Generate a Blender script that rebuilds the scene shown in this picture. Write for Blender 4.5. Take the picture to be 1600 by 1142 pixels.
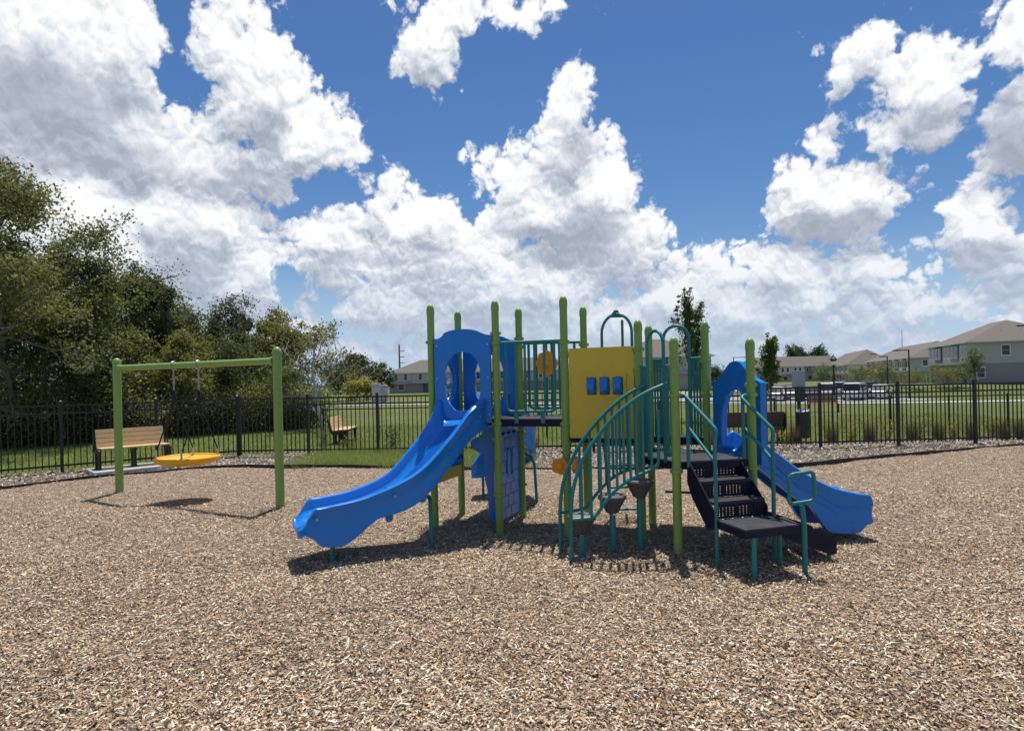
import bpy, bmesh, math, random
import numpy as np
from mathutils import Vector, Matrix, Euler
for o in list(bpy.data.objects): bpy.data.objects.remove(o)
SC = bpy.context.scene
COL = SC.collection
R = math.radians
# ------------------------------------------------------------------ camera
H_EYE, FPX, ROLL, HOR = 1.8, 950.0, 0.0225, 595.0
cam_d = bpy.data.cameras.new('camera'); cam = bpy.data.objects.new('camera', cam_d); COL.objects.link(cam)
RV = Vector((math.cos(ROLL), 0, -math.sin(ROLL))); UV = Vector((math.sin(ROLL), 0, math.cos(ROLL))); FV = Vector((0, 1, 0))
m = Matrix((RV, UV, -FV)).transposed().to_4x4(); m.translation = (0, 0, H_EYE); cam.matrix_world = m
cam_d.sensor_width = 36; cam_d.lens = FPX/1600*36; cam_d.shift_y = (HOR-571)/1600
cam_d.clip_start = 0.05; cam_d.clip_end = 20000
SC.camera = cam
def ray(px, py): return RV*((px-800)/FPX) + UV*((HOR-py)/FPX) + FV
def ground(px, py, z=0.0):
    d = ray(px, py); t = (z-H_EYE)/d.z; return Vector((d.x*t, d.y*t, z))
def at(px, py, Y):
    d = ray(px, py); return Vector((d.x*Y/d.y, Y, H_EYE+d.z*Y/d.y))
def azel(px, py):
    d = ray(px, py).normalized(); return math.atan2(d.x, d.y), math.asin(d.z)
# ------------------------------------------------------------------ light
SUN_EL, SUN_AZ = R(73), R(10)
SC.view_settings.view_transform = 'Standard'; SC.view_settings.look = 'None'
SC.view_settings.exposure = 0.0; SC.view_settings.gamma = 1.0; SC.view_settings.use_curve_mapping = False
SC.render.engine = 'CYCLES'
SC.cycles.use_denoising = True
SC.cycles.max_bounces = 6; SC.cycles.diffuse_bounces = 3; SC.cycles.glossy_bounces = 3
SC.cycles.transparent_max_bounces = 8; SC.cycles.sample_clamp_indirect = 6
sd = Vector((math.sin(SUN_AZ)*math.cos(SUN_EL), math.cos(SUN_AZ)*math.cos(SUN_EL), math.sin(SUN_EL)))
sl = bpy.data.lights.new('sun', 'SUN'); sl.energy = 5.0; sl.angle = R(0.53); sl.color = (1.0, 0.955, 0.89)
so = bpy.data.objects.new('sun', sl); COL.objects.link(so); so.location = (0, 0, 60)
so.rotation_euler = sd.to_track_quat('Z', 'Y').to_euler()
# ------------------------------------------------------------------ world: sky and cumulus
W = bpy.data.worlds.new('World'); SC.world = W; W.use_nodes = True
def build_world():
    nt = W.node_tree; nt.nodes.clear(); L = nt.links
    def N(tree, t, **k):
        n = tree.nodes.new(t)
        for a, b in k.items(): setattr(n, a, b)
        return n
    def setin(tree, n, i, v):
        if hasattr(v, 'links') or isinstance(v, bpy.types.NodeSocket): tree.links.new(v, n.inputs[i])
        elif v is not None: n.inputs[i].default_value = v
    def M(tree, op, a, b=None, c=None, clamp=False):
        n = N(tree, 'ShaderNodeMath', operation=op, use_clamp=clamp)
        for i, v in enumerate((a, b, c)):
            if v is not None: setin(tree, n, i, v)
        return n.outputs[0]
    def V(tree, op, a, b=None, sc=None):
        n = N(tree, 'ShaderNodeVectorMath', operation=op)
        setin(tree, n, 0, a)
        if b is not None: setin(tree, n, 1, b)
        if sc is not None: setin(tree, n, 3, sc)
        return n.outputs['Value'] if op in ('LENGTH', 'DOT_PRODUCT') else n.outputs[0]
    def smooth(tree, v, a, b, lo=0.0, hi=1.0):
        n = N(tree, 'ShaderNodeMapRange', interpolation_type='SMOOTHSTEP')
        for i, x in enumerate((v, a, b, lo, hi)): setin(tree, n, i, x)
        return n.outputs[0]
    # cumulus banks: centre, half-width, half-height (photo pixels turned into sky directions), tilt
    banks = [(55, 120, 190, 165, 0), (185, 75, 62, 105, 0), (190, 215, 120, 90, 0), (300, 250, 190, 62, 0), (405, 150, 78, 125, -8), (350, 70, 45, 90, 15),
             (465, 215, 92, 62, 0), (300, 360, 120, 120, 0), (372, 425, 66, 66, 0), (120, 380, 150, 150, 0), (215, 470, 190, 60, 0),
             (675, 62, 46, 66, 15), (745, 18, 80, 26, 0), (640, 110, 22, 26, 0),
             (893, 165, 34, 54, 0), (880, 235, 66, 62, 0), (815, 275, 62, 40, -15), (925, 305, 72, 75, 0), (960, 385, 84, 62, 0), (1030, 393, 30, 17, 0),
             (845, 330, 110, 62, 0), (655, 345, 70, 52, 10), (600, 320, 30, 40, 0), (520, 372, 60, 50, 20), (545, 415, 105, 36, 0), (720, 400, 150, 62, 0), (770, 450, 250, 60, 0),
             (610, 480, 110, 36, 0), (760, 500, 110, 34, 0), (900, 500, 120, 36, 0), (1010, 515, 70, 24, 0), (1060, 470, 70, 52, 0),
             (1352, 76, 60, 32, 0), (1325, 98, 30, 36, 0), (1392, 118, 42, 36, 0), (1462, 135, 88, 66, 0), (1432, 182, 88, 44, 0), (1515, 110, 40, 50, 0),
             (1585, 70, 62, 62, 0), (1600, 180, 64, 105, 0), (1590, 250, 46, 45, 0),
             (1284, 236, 20, 30, 0), (1265, 290, 52, 50, 30), (1320, 318, 82, 58, 0), (1235, 335, 42, 34, 0), (1375, 335, 36, 36, 0),
             (1535, 345, 66, 52, 0), (1560, 392, 110, 38, 0),
             (1130, 430, 58, 32, 0), (1225, 420, 80, 40, 0), (1345, 420, 90, 38, 0), (1150, 480, 100, 40, 0), (1255, 470, 80, 38, 0), (1380, 470, 110, 32, 0), (1510, 468, 70, 34, 0), (1590, 488, 60, 26, 0), (1330, 508, 60, 16, 0),
             (475, 480, 14, 20, 0), (470, 515, 60, 22, 0), (400, 520, 90, 30, 0), (560, 552, 120, 14, 0), (800, 548, 120, 18, 0), (980, 545, 60, 14, 0), (1190, 535, 110, 16, 0), (1420, 532, 90, 14, 0), (1550, 540, 60, 12, 0)]
    g = bpy.data.node_groups.new('cloud_banks', 'ShaderNodeTree')
    g.interface.new_socket('P', in_out='INPUT', socket_type='NodeSocketVector')
    g.interface.new_socket('F', in_out='OUTPUT', socket_type='NodeSocketFloat')
    gi = N(g, 'NodeGroupInput'); go = N(g, 'NodeGroupOutput')
    acc = None
    for (cx, cy, rx, ry, rot) in banks:
        a, e = azel(cx, cy); a2, _ = azel(cx+rx*.5, cy); _, e2 = azel(cx, cy-ry*.5)
        ra, re = abs(a2-a)*2, abs(e2-e)*2
        vm = N(g, 'ShaderNodeVectorMath', operation='MULTIPLY_ADD'); g.links.new(gi.outputs[0], vm.inputs[0])
        vm.inputs[1].default_value = (1/ra, 1/re, 0); vm.inputs[2].default_value = (-a/ra, -e/re, 0)
        ln = V(g, 'LENGTH', vm.outputs[0])
        k = min(ra, re, .11)/.06*1.15
        v = M(g, 'MULTIPLY_ADD', ln, -k, k)
        acc = v if acc is None else M(g, 'SMOOTH_MAX', acc, v, .18)
    g.links.new(acc, go.inputs[0])
    # self-shade painted grey into the hearts of the larger banks
    hearts = [(70, 150, 190, 110, 1.0), (180, 215, 130, 70, .7), (330, 275, 150, 40, .55), (420, 180, 40, 70, .35), (895, 232, 46, 42, .75), (915, 375, 95, 52, .95),
              (690, 395, 60, 40, .3), (545, 405, 80, 18, .5), (1305, 350, 95, 34, 1.0), (1590, 225, 60, 95, 1.0), (1440, 185, 75, 34, .7), (1545, 395, 90, 28, .6), (300, 380, 70, 70, .4)]
    g2 = bpy.data.node_groups.new('cloud_shade', 'ShaderNodeTree')
    g2.interface.new_socket('P', in_out='INPUT', socket_type='NodeSocketVector')
    g2.interface.new_socket('F', in_out='OUTPUT', socket_type='NodeSocketFloat')
    gi2 = N(g2, 'NodeGroupInput'); go2 = N(g2, 'NodeGroupOutput'); acc = None
    for (cx, cy, rx, ry, w) in hearts:
        a, e = azel(cx, cy); a2, _ = azel(cx+rx*.5, cy); _, e2 = azel(cx, cy-ry*.5)
        ra, re = abs(a2-a)*2.6, abs(e2-e)*2.6
        vm = N(g2, 'ShaderNodeVectorMath', operation='MULTIPLY_ADD'); g2.links.new(gi2.outputs[0], vm.inputs[0])
        vm.inputs[1].default_value = (1/ra, 1/re, 0); vm.inputs[2].default_value = (-a/ra, -e/re, 0)
        ln = V(g2, 'LENGTH', vm.outputs[0])
        v = smooth(g2, ln, 1.0, .15, 0.0, w)
        acc = v if acc is None else M(g2, 'MAXIMUM', acc, v)
    g2.links.new(acc, go2.inputs[0])
    tc = N(nt, 'ShaderNodeTexCoord'); D = tc.outputs['Generated']
    sx = N(nt, 'ShaderNodeSeparateXYZ'); L.new(D, sx.inputs[0])
    az = M(nt, 'ARCTAN2', sx.outputs[0], sx.outputs[1]); el = M(nt, 'ARCSINE', sx.outputs[2])
    cm = N(nt, 'ShaderNodeCombineXYZ'); L.new(az, cm.inputs[0]); L.new(el, cm.inputs[1]); P = cm.outputs[0]
    def noise(vec, scale, detail, rough=.55, out='Fac', lac=2.1):
        n = N(nt, 'ShaderNodeTexNoise'); n.noise_dimensions = '2D'
        setin(nt, n, 0, vec); n.inputs['Scale'].default_value = scale; n.inputs['Detail'].default_value = detail
        n.inputs['Roughness'].default_value = rough; n.inputs['Lacunarity'].default_value = lac
        return n.outputs[out]
    def puffs(vec, scale, detail):
        n = N(nt, 'ShaderNodeTexVoronoi'); n.voronoi_dimensions = '2D'; n.feature = 'F1'; n.normalize = True
        setin(nt, n, 0, vec); n.inputs['Scale'].default_value = scale; n.inputs['Detail'].default_value = detail
        n.inputs['Roughness'].default_value = .55; n.inputs['Lacunarity'].default_value = 2.2
        return M(nt, 'SUBTRACT', 1.0, n.outputs['Distance'])
    w1 = V(nt, 'SUBTRACT', noise(P, 8, 3, .55, 'Color'), (.5, .5, .5))
    Pw = V(nt, 'ADD', P, V(nt, 'SCALE', w1, sc=.030))
    w2 = V(nt, 'SUBTRACT', noise(P, 34, 3, .6, 'Color'), (.5, .5, .5))
    Pp = V(nt, 'ADD', Pw, V(nt, 'SCALE', w2, sc=.020))
    # out of view: broken cumulus, thinned to lower the ambient light
    mask = M(nt, 'MAXIMUM', smooth(nt, M(nt, 'ABSOLUTE', az), .76, .95), smooth(nt, el, .62, .80))
    gen = M(nt, 'MULTIPLY_ADD', noise(P, 3.2, 3, .5), 9.0, -5.5)
    def banksf(Pq):
        gn = N(nt, 'ShaderNodeGroup'); gn.node_tree = g; setin(nt, gn, 0, Pq)
        b = N(nt, 'ShaderNodeMix'); b.data_type = 'FLOAT'
        setin(nt, b, 0, mask); setin(nt, b, 2, gn.outputs[0]); setin(nt, b, 3, gen)
        return b.outputs[0]
    B0 = banksf(Pw)
    low = smooth(nt, el, .10, .34, 1.0, .0)
    q0 = puffs(Pp, 37, 2.4)
    p0 = M(nt, 'MULTIPLY_ADD', M(nt, 'SUBTRACT', q0, .62), M(nt, 'MULTIPLY_ADD', low, .40, .30), puffs(Pp, 14, 2.4))
    up = (0.004, .050, 0); up2 = (0.003, .012, 0)
    B1 = banksf(V(nt, 'ADD', Pw, up))
    Pu = V(nt, 'ADD', Pp, up2)
    p2 = puffs(Pu, 14, 2.4); q2 = puffs(V(nt, 'ADD', Pp, (.001, .006, 0)), 37, 2.4)
    fine = noise(P, 70, 4, .65)
    F0 = M(nt, 'MULTIPLY_ADD', M(nt, 'SUBTRACT', p0, .64), 2.1, B0)
    Ff = M(nt, 'MULTIPLY_ADD', M(nt, 'SUBTRACT', fine, .5), .50, F0)
    alpha = smooth(nt, Ff, -.06, .26)
    broad = smooth(nt, M(nt, 'SUBTRACT', M(nt, 'MINIMUM', B0, 1.5), M(nt, 'MINIMUM', B1, 1.5)), -.9, 1.0)
    relief = M(nt, 'MULTIPLY_ADD', M(nt, 'SUBTRACT', q0, q2), 1.15, M(nt, 'MULTIPLY', M(nt, 'SUBTRACT', p0, M(nt, 'MULTIPLY_ADD', M(nt, 'SUBTRACT', q0, .62), M(nt, 'MULTIPLY_ADD', low, .40, .30), p2)), 1.9))
    mott = M(nt, 'MULTIPLY', M(nt, 'SUBTRACT', noise(Pw, 13, 4, .55), .5), .75)
    h = N(nt, 'ShaderNodeGroup'); h.node_tree = g2; setin(nt, h, 0, Pp)
    lit = M(nt, 'MULTIPLY_ADD', h.outputs[0], -.70, M(nt, 'ADD', broad, mott))
    lit = M(nt, 'ADD', M(nt, 'MULTIPLY_ADD', low, -.10, lit), .15)
    lit = M(nt, 'MAXIMUM', lit, M(nt, 'MULTIPLY_ADD', lit, .30, .17))
    lit = M(nt, 'ADD', lit, M(nt, 'MULTIPLY', relief, M(nt, 'MULTIPLY_ADD', h.outputs[0], -.55, 1.0)), clamp=True)  # bright tops and grey bases of the clouds, shading put into their colour
    ramp = N(nt, 'ShaderNodeValToRGB'); L.new(lit, ramp.inputs[0])
    ramp.color_ramp.elements[0].position = .0; ramp.color_ramp.elements[0].color = (.37, .415, .50, 1)
    ramp.color_ramp.elements[1].position = 1.0; ramp.color_ramp.elements[1].color = (1.0, 1.0, 1.0, 1)
    e = ramp.color_ramp.elements.new(.36); e.color = (.53, .58, .67, 1)
    e = ramp.color_ramp.elements.new(.70); e.color = (.78, .82, .87, 1)
    sky = N(nt, 'ShaderNodeTexSky', sky_type='NISHITA', sun_disc=False, sun_elevation=SUN_EL, sun_rotation=SUN_AZ)
    sky.altitude = 0; sky.air_density = 1.0; sky.dust_density = .25; sky.ozone_density = 3.0
    hs = N(nt, 'ShaderNodeHueSaturation'); hs.inputs['Saturation'].default_value = 1.24; hs.inputs['Hue'].default_value = .505; L.new(sky.outputs[0], hs.inputs['Color'])
    skc = V(nt, 'SCALE', hs.outputs[0], sc=SKY)
    hz = N(nt, 'ShaderNodeMix'); hz.data_type = 'RGBA'
    setin(nt, hz, 0, smooth(nt, el, .0, .22, .85, .0)); L.new(skc, hz.inputs[6]); hz.inputs[7].default_value = (.44, .60, .82, 1)
    skc = hz.outputs[2]
    # far clouds sink into the bright horizon air
    air = smooth(nt, el, .0, .24, .60, .0)
    mixh = N(nt, 'ShaderNodeMix'); mixh.data_type = 'RGBA'
    setin(nt, mixh, 0, air); L.new(ramp.outputs[0], mixh.inputs[6]); mixh.inputs[7].default_value = (.50, .62, .79, 1)
    mix = N(nt, 'ShaderNodeMix'); mix.data_type = 'RGBA'
    L.new(alpha, mix.inputs[0]); L.new(skc, mix.inputs[6]); L.new(mixh.outputs[2], mix.inputs[7])
    bg = N(nt, 'ShaderNodeBackground'); L.new(mix.outputs[2], bg.inputs[0]); bg.inputs[1].default_value = 1.0
    out = N(nt, 'ShaderNodeOutputWorld'); L.new(bg.outputs[0], out.inputs[0])
SKY = 0.096
W.cycles.sampling_method = 'MANUAL'; W.cycles.sample_map_resolution = 512
build_world()
# ------------------------------------------------------------------ helpers
Z = Vector((0, 0, 1))
def link(o, parent=None):
    COL.objects.link(o)
    if parent is not None: o.parent = parent
    return o
BASE = {}
def thing(name, label, cat, loc=(0, 0, 0), group=None):
    o = bpy.data.objects.new(name, None); COL.objects.link(o); o.location = loc; o.empty_display_size = .2
    BASE[o.name] = Vector(loc); tag(o, label, cat, group); return o
def tag(o, label=None, cat=None, group=None, kind=None):
    if label: o['label'] = label
    if cat: o['category'] = cat
    if group: o['group'] = group
    if kind: o['kind'] = kind
    return o
def base_of(o):
    return BASE.get(o.name, Vector((0, 0, 0))) if o is not None else Vector((0, 0, 0))
class MB:
    def __init__(s): s.v = []; s.f = []; s.sm = []
    def add(s, vs, fs, sm=False):
        n = len(s.v); s.v += [tuple(p) for p in vs]
        for f in fs: s.f.append(tuple(i+n for i in f)); s.sm.append(sm)
        return s
    def box(s, c, size, ax=None, az=None):
        c = Vector(c); ax = Vector(ax).normalized() if ax is not None else Vector((1, 0, 0)); az = Vector(az).normalized() if az is not None else Z
        ay = az.cross(ax).normalized(); x, y, z = [k*.5 for k in size]
        vs = [c+ax*(x*i)+ay*(y*j)+az*(z*k) for k in (-1, 1) for j in (-1, 1) for i in (-1, 1)]
        return s.add(vs, [(0, 2, 3, 1), (4, 5, 7, 6), (0, 1, 5, 4), (2, 6, 7, 3), (0, 4, 6, 2), (1, 3, 7, 5)])
    def cbox(s, c, size, ch, ax=None):
        # chamfered box: vertical edges and top edges cut
        c = Vector(c); ax = Vector(ax).normalized() if ax is not None else Vector((1, 0, 0)); ay = Z.cross(ax)
        x, y, z = [k*.5 for k in size]
        def ring(ix, zz):
            X, Y = x-ix, y-ix; k = ch
            pts = [(-X+k, -Y), (X-k, -Y), (X, -Y+k), (X, Y-k), (X-k, Y), (-X+k, Y), (-X, Y-k), (-X, -Y+k)]
            return [c+ax*a+ay*b+Z*zz for a, b in pts]
        vs = ring(ch, -z)+ring(0, -z+ch)+ring(0, z-ch)+ring(ch, z)
        fs = [tuple(range(7, -1, -1)), tuple(range(24, 32))]
        for r in range(3):
            for i in range(8): j = (i+1) % 8; fs.append((r*8+i, r*8+j, r*8+8+j, r*8+8+i))
        return s.add(vs, fs)
    def tube(s, pts, r, n=8, cap=True, sm=True, closed=False):
        pts = [Vector(p) for p in pts]; m = len(pts)
        rs = r if hasattr(r, '__len__') else [r]*m
        T = []
        for i in range(m):
            if closed: t = pts[(i+1) % m]-pts[i-1]
            else: t = pts[min(i+1, m-1)]-pts[max(i-1, 0)]
            T.append(t.normalized() if t.length > 1e-9 else Z)
        u = T[0].orthogonal().normalized(); vs = []
        for i in range(m):
            u = (u-T[i]*u.dot(T[i]))
            u = u.normalized() if u.length > 1e-6 else T[i].orthogonal().normalized()
            w = T[i].cross(u)
            for k in range(n):
                a = 2*math.pi*k/n; vs.append(pts[i]+(u*math.cos(a)+w*math.sin(a))*rs[i])
        fs = []
        for i in range(m if closed else m-1):
            for k in range(n):
                k2 = (k+1) % n; i2 = (i+1) % m; fs.append((i*n+k, i*n+k2, i2*n+k2, i2*n+k))
        s.add(vs, fs, sm)
        if cap and not closed:
            s.add(vs[:n], [tuple(range(n-1, -1, -1))]); s.add(vs[-n:], [tuple(range(n))])
        return s
    def lathe(s, c, prof, n=16, sm=True, axis=None):
        # prof: (radius, height) from bottom to top, closed at both ends
        c = Vector(c); az = Vector(axis).normalized() if axis is not None else Z
        ax = az.orthogonal().normalized(); ay = az.cross(ax); vs = []
        for r, h in prof:
            for k in range(n): a = 2*math.pi*k/n; vs.append(c+ax*(r*math.cos(a))+ay*(r*math.sin(a))+az*h)
        fs = []
        for i in range(len(prof)-1):
            for k in range(n): k2 = (k+1) % n; fs.append((i*n+k, i*n+k2, (i+1)*n+k2, (i+1)*n+k))
        s.add(vs, fs, sm); s.add(vs[:n], [tuple(range(n-1, -1, -1))]); s.add(vs[-n:], [tuple(range(n))]); return s
    def prism(s, pts, off):
        # polygon pts (3-D, planar) swept by off
        pts = [Vector(p) for p in pts]; n = len(pts); off = Vector(off)
        return s.add(pts+[p+off for p in pts], [tuple(range(n-1, -1, -1)), tuple(range(n, 2*n))]+[(i, (i+1) % n, n+(i+1) % n, n+i) for i in range(n)])
    def plate(s, outline, holes, o, u, thick, v=None):
        # flat plate with holes: 2-D loops laid in the plane o + a*u + b*v, thickness along u x v
        u = Vector(u).normalized(); v = Vector(v).normalized() if v is not None else Z; nrm = u.cross(v).normalized(); o = Vector(o)
        bm = bmesh.new(); es = []
        for lp in [outline]+list(holes):
            vs = [bm.verts.new((a, b, 0)) for a, b in lp]
            es += [bm.edges.new((vs[i], vs[(i+1) % len(vs)])) for i in range(len(vs))]
        bmesh.ops.triangle_fill(bm, use_beauty=True, use_dissolve=False, edges=es)
        bm.verts.index_update(); bm.verts.ensure_lookup_table()
        P = [o+u*q.co.x+v*q.co.y for q in bm.verts]; n = len(P)
        F = []
        for f in bm.faces:
            idx = [q.index for q in f.verts]
            if f.normal.z < 0: idx.reverse()
            F.append(tuple(idx))
        bm.free()
        allv = [p+nrm*(thick/2) for p in P]+[p-nrm*(thick/2) for p in P]
        fs = F+[tuple(i+n for i in reversed(f)) for f in F]
        k = 0
        for li, lp in enumerate([outline]+list(holes)):
            m = len(lp)
            for i in range(m): a, b = k+i, k+(i+1) % m; fs.append((a, n+a, n+b, b))
            k += m
        return s.add(allv, fs)
    def mesh(s, name, mat, base=Vector((0, 0, 0)), sharp=38):
        me = bpy.data.meshes.new(name)
        vs = np.array(s.v, dtype=np.float64).reshape(-1, 3)-np.array(base)
        me.from_pydata(vs.tolist(), [], s.f); me.update()
        bm = bmesh.new(); bm.from_mesh(me); bmesh.ops.recalc_face_normals(bm, faces=bm.faces[:]); bm.to_mesh(me); bm.free()
        if any(s.sm):
            me.polygons.foreach_set('use_smooth', s.sm)
            me.set_sharp_from_angle(angle=R(sharp))
        for q in (mat if isinstance(mat, (list, tuple)) else [mat]): me.materials.append(q)
        return me
    def build(s, name, mat, parent=None, sharp=38):
        root = parent
        while root is not None and root.parent is not None: root = root.parent
        o = bpy.data.objects.new(name, s.mesh(name, mat, base_of(root), sharp))
        return link(o, parent)
def npmesh(name, V_, F_, mat, smooth=False):
    me = bpy.data.meshes.new(name); V_ = np.asarray(V_, dtype=np.float32); F_ = np.asarray(F_, dtype=np.int32)
    k = F_.shape[1]; me.vertices.add(len(V_)); me.vertices.foreach_set('co', V_.ravel())
    me.loops.add(F_.size); me.loops.foreach_set('vertex_index', F_.ravel())
    me.polygons.add(len(F_)); me.polygons.foreach_set('loop_start', np.arange(0, F_.size, k, dtype=np.int32))
    if smooth: me.polygons.foreach_set('use_smooth', np.ones(len(F_), dtype=bool))
    me.update(calc_edges=True)
    if mat is not None: me.materials.append(mat)
    return me
def copy_tree(o, parent=None):
    c = o.copy(); COL.objects.link(c); c.parent = parent
    for ch in list(o.children): copy_tree(ch, c)
    return c
def fillet(pts, r, n=5):
    pts = [Vector(p) for p in pts]; out = [pts[0]]
    for i in range(1, len(pts)-1):
        a, b, c = pts[i-1], pts[i], pts[i+1]; d1 = (a-b); d2 = (c-b)
        k = min(r, d1.length*.48, d2.length*.48); p, q = b+d1.normalized()*k, b+d2.normalized()*k
        for j in range(n+1): t = j/n; out.append(p*(1-t)**2+b*(2*t*(1-t))+q*t*t)
    out.append(pts[-1]); return out
def catmull(pts, n):
    pts = [Vector(p) for p in pts]; P = [pts[0]*2-pts[1]]+pts+[pts[-1]*2-pts[-2]]; out = []; m = len(pts)-1
    for k in range(n+1):
        t = k/n*m; i = min(int(t), m-1); t -= i; a, b, c, d = P[i:i+4]
        out.append(.5*((2*b)+(c-a)*t+(2*a-5*b+4*c-d)*t*t+(3*b-a-3*c+d)*t**3))
    return out
def arc(cx, cy, rx, ry, a0, a1, n): return [(cx+rx*math.cos(R(a0+(a1-a0)*i/n)), cy+ry*math.sin(R(a0+(a1-a0)*i/n))) for i in range(n+1)]
# ------------------------------------------------------------------ materials
def mat(name, col, rough=.5, var=.12, scale=6.0, bump=0.0, bscale=80.0, metal=0.0, spec=.5, island=None, coord='Object', dirt=0.0, sheen=None):
    m_ = bpy.data.materials.new(name); m_.use_nodes = True; nt = m_.node_tree; b = nt.nodes['Principled BSDF']
    tc = nt.nodes.new('ShaderNodeTexCoord')
    n = nt.nodes.new('ShaderNodeTexNoise'); n.inputs['Scale'].default_value = scale; n.inputs['Detail'].default_value = 5; n.inputs['Roughness'].default_value = .62
    nt.links.new(tc.outputs[coord], n.inputs[0])
    hv = nt.nodes.new('ShaderNodeMapRange'); nt.links.new(n.outputs[0], hv.inputs[0])
    hv.inputs[1].default_value = .25; hv.inputs[2].default_value = .75; hv.inputs[3].default_value = 1-var; hv.inputs[4].default_value = 1+var
    if island:
        gi = nt.nodes.new('ShaderNodeNewGeometry'); rp = nt.nodes.new('ShaderNodeValToRGB'); rp.color_ramp.interpolation = 'CONSTANT' if len(island) > 6 else 'LINEAR'
        nt.links.new(gi.outputs['Random Per Island'], rp.inputs[0])
        els = rp.color_ramp.elements; els[0].position = 0; els[0].color = (*island[0], 1); els[1].position = 1; els[1].color = (*island[-1], 1)
        for i, c in enumerate(island[1:-1], 1): e = els.new(i/(len(island)-1)); e.color = (*c, 1)
        src = rp.outputs[0]
    else:
        rgb = nt.nodes.new('ShaderNodeRGB'); rgb.outputs[0].default_value = (*col, 1); src = rgb.outputs[0]
    mx = nt.nodes.new('ShaderNodeVectorMath'); mx.operation = 'SCALE'; nt.links.new(src, mx.inputs[0]); nt.links.new(hv.outputs[0], mx.inputs[3])
    outc = mx.outputs[0]
    if dirt:
        n2 = nt.nodes.new('ShaderNodeTexNoise'); n2.inputs['Scale'].default_value = 2.3; n2.inputs['Detail'].default_value = 8; n2.inputs['Roughness'].default_value = .7
        nt.links.new(tc.outputs[coord], n2.inputs[0])
        r2 = nt.nodes.new('ShaderNodeMapRange'); nt.links.new(n2.outputs[0], r2.inputs[0]); r2.inputs[1].default_value = .5; r2.inputs[2].default_value = .75; r2.inputs[4].default_value = dirt
        mm = nt.nodes.new('ShaderNodeMix'); mm.data_type = 'RGBA'; nt.links.new(r2.outputs[0], mm.inputs[0]); nt.links.new(outc, mm.inputs[6]); mm.inputs[7].default_value = (.30, .25, .19, 1)
        outc = mm.outputs[2]
    nt.links.new(outc, b.inputs['Base Color'])
    rr = nt.nodes.new('ShaderNodeMapRange'); nt.links.new(n.outputs[0], rr.inputs[0]); rr.inputs[3].default_value = max(rough-.08, .02); rr.inputs[4].default_value = min(rough+.12, 1)
    nt.links.new(rr.outputs[0], b.inputs['Roughness'])
    b.inputs['Metallic'].default_value = metal; b.inputs['Specular IOR Level'].default_value = spec
    if bump:
        nb = nt.nodes.new('ShaderNodeTexNoise'); nb.inputs['Scale'].default_value = bscale; nb.inputs['Detail'].default_value = 4
        nt.links.new(tc.outputs[coord], nb.inputs[0])
        bp = nt.nodes.new('ShaderNodeBump'); bp.inputs['Strength'].default_value = bump; bp.inputs['Distance'].default_value = .01
        nt.links.new(nb.outputs[0], bp.inputs['Height']); nt.links.new(bp.outputs[0], b.inputs['Normal'])
    return m_
def leaf_mat(name, cols, trans=.38, gloss=.12):
    m_ = bpy.data.materials.new(name); m_.use_nodes = True; nt = m_.node_tree; nt.nodes.clear()
    gi = nt.nodes.new('ShaderNodeNewGeometry'); rp = nt.nodes.new('ShaderNodeValToRGB'); nt.links.new(gi.outputs['Random Per Island'], rp.inputs[0])
    els = rp.color_ramp.elements; els[0].color = (*cols[0], 1); els[1].color = (*cols[-1], 1)
    for i, c in enumerate(cols[1:-1], 1): e = els.new(i/(len(cols)-1)); e.color = (*c, 1)
    d = nt.nodes.new('ShaderNodeBsdfDiffuse'); t = nt.nodes.new('ShaderNodeBsdfTranslucent'); g = nt.nodes.new('ShaderNodeBsdfGlossy'); g.inputs['Roughness'].default_value = .6
    sc = nt.nodes.new('ShaderNodeVectorMath'); sc.operation = 'MULTIPLY'; nt.links.new(rp.outputs[0], sc.inputs[0]); sc.inputs[1].default_value = (1.35, 1.35, .7)
    nt.links.new(rp.outputs[0], d.inputs[0]); nt.links.new(sc.outputs[0], t.inputs[0]); g.inputs[0].default_value = (.6, .65, .6, 1)
    a = nt.nodes.new('ShaderNodeMixShader'); a.inputs[0].default_value = trans; nt.links.new(d.outputs[0], a.inputs[1]); nt.links.new(t.outputs[0], a.inputs[2])
    c = nt.nodes.new('ShaderNodeMixShader'); c.inputs[0].default_value = gloss; nt.links.new(a.outputs[0], c.inputs[1]); nt.links.new(g.outputs[0], c.inputs[2])
    o = nt.nodes.new('ShaderNodeOutputMaterial'); nt.links.new(c.outputs[0], o.inputs[0]); return m_
M_ = {}
M_['green'] = mat('green_powder_coat', (.215, .355, .072), .40, .06, 3, .05, 300)
M_['teal'] = mat('teal_powder_coat', (.010, .190, .190), .40, .06, 4, .05, 300)
M_['blue'] = mat('blue_rotomoulded_plastic', (.002, .190, .620), .27, .09, 4, .05, 220, dirt=.07)
M_['yellow'] = mat('yellow_plastic_sheet', (.66, .47, .035), .45, .06, 5, .04, 250, dirt=.06)
M_['orange'] = mat('orange_plastic', (.80, .30, .010), .40, .06, 5)
M_['seat'] = mat('yellow_moulded_seat', (.85, .42, .015), .42, .06, 5)
M_['deck'] = mat('dark_vinyl_coating', (.006, .010, .028), .55, .2, 9, .15, 160, dirt=.04, spec=.25)
M_['decktop'] = mat('worn_vinyl_tread', (.040, .041, .048), .75, .2, 9, .25, 140, dirt=.30, spec=.25)
M_['pod'] = mat('grey_rubber_pod', (.085, .080, .085), .7, .15, 12, .2, 120)
M_['podtop'] = mat('worn_pod_top', (.16, .155, .155), .75, .15, 12, .2, 120)
M_['steel'] = mat('galvanised_steel', (.45, .46, .47), .42, .15, 20, metal=.9)
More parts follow.
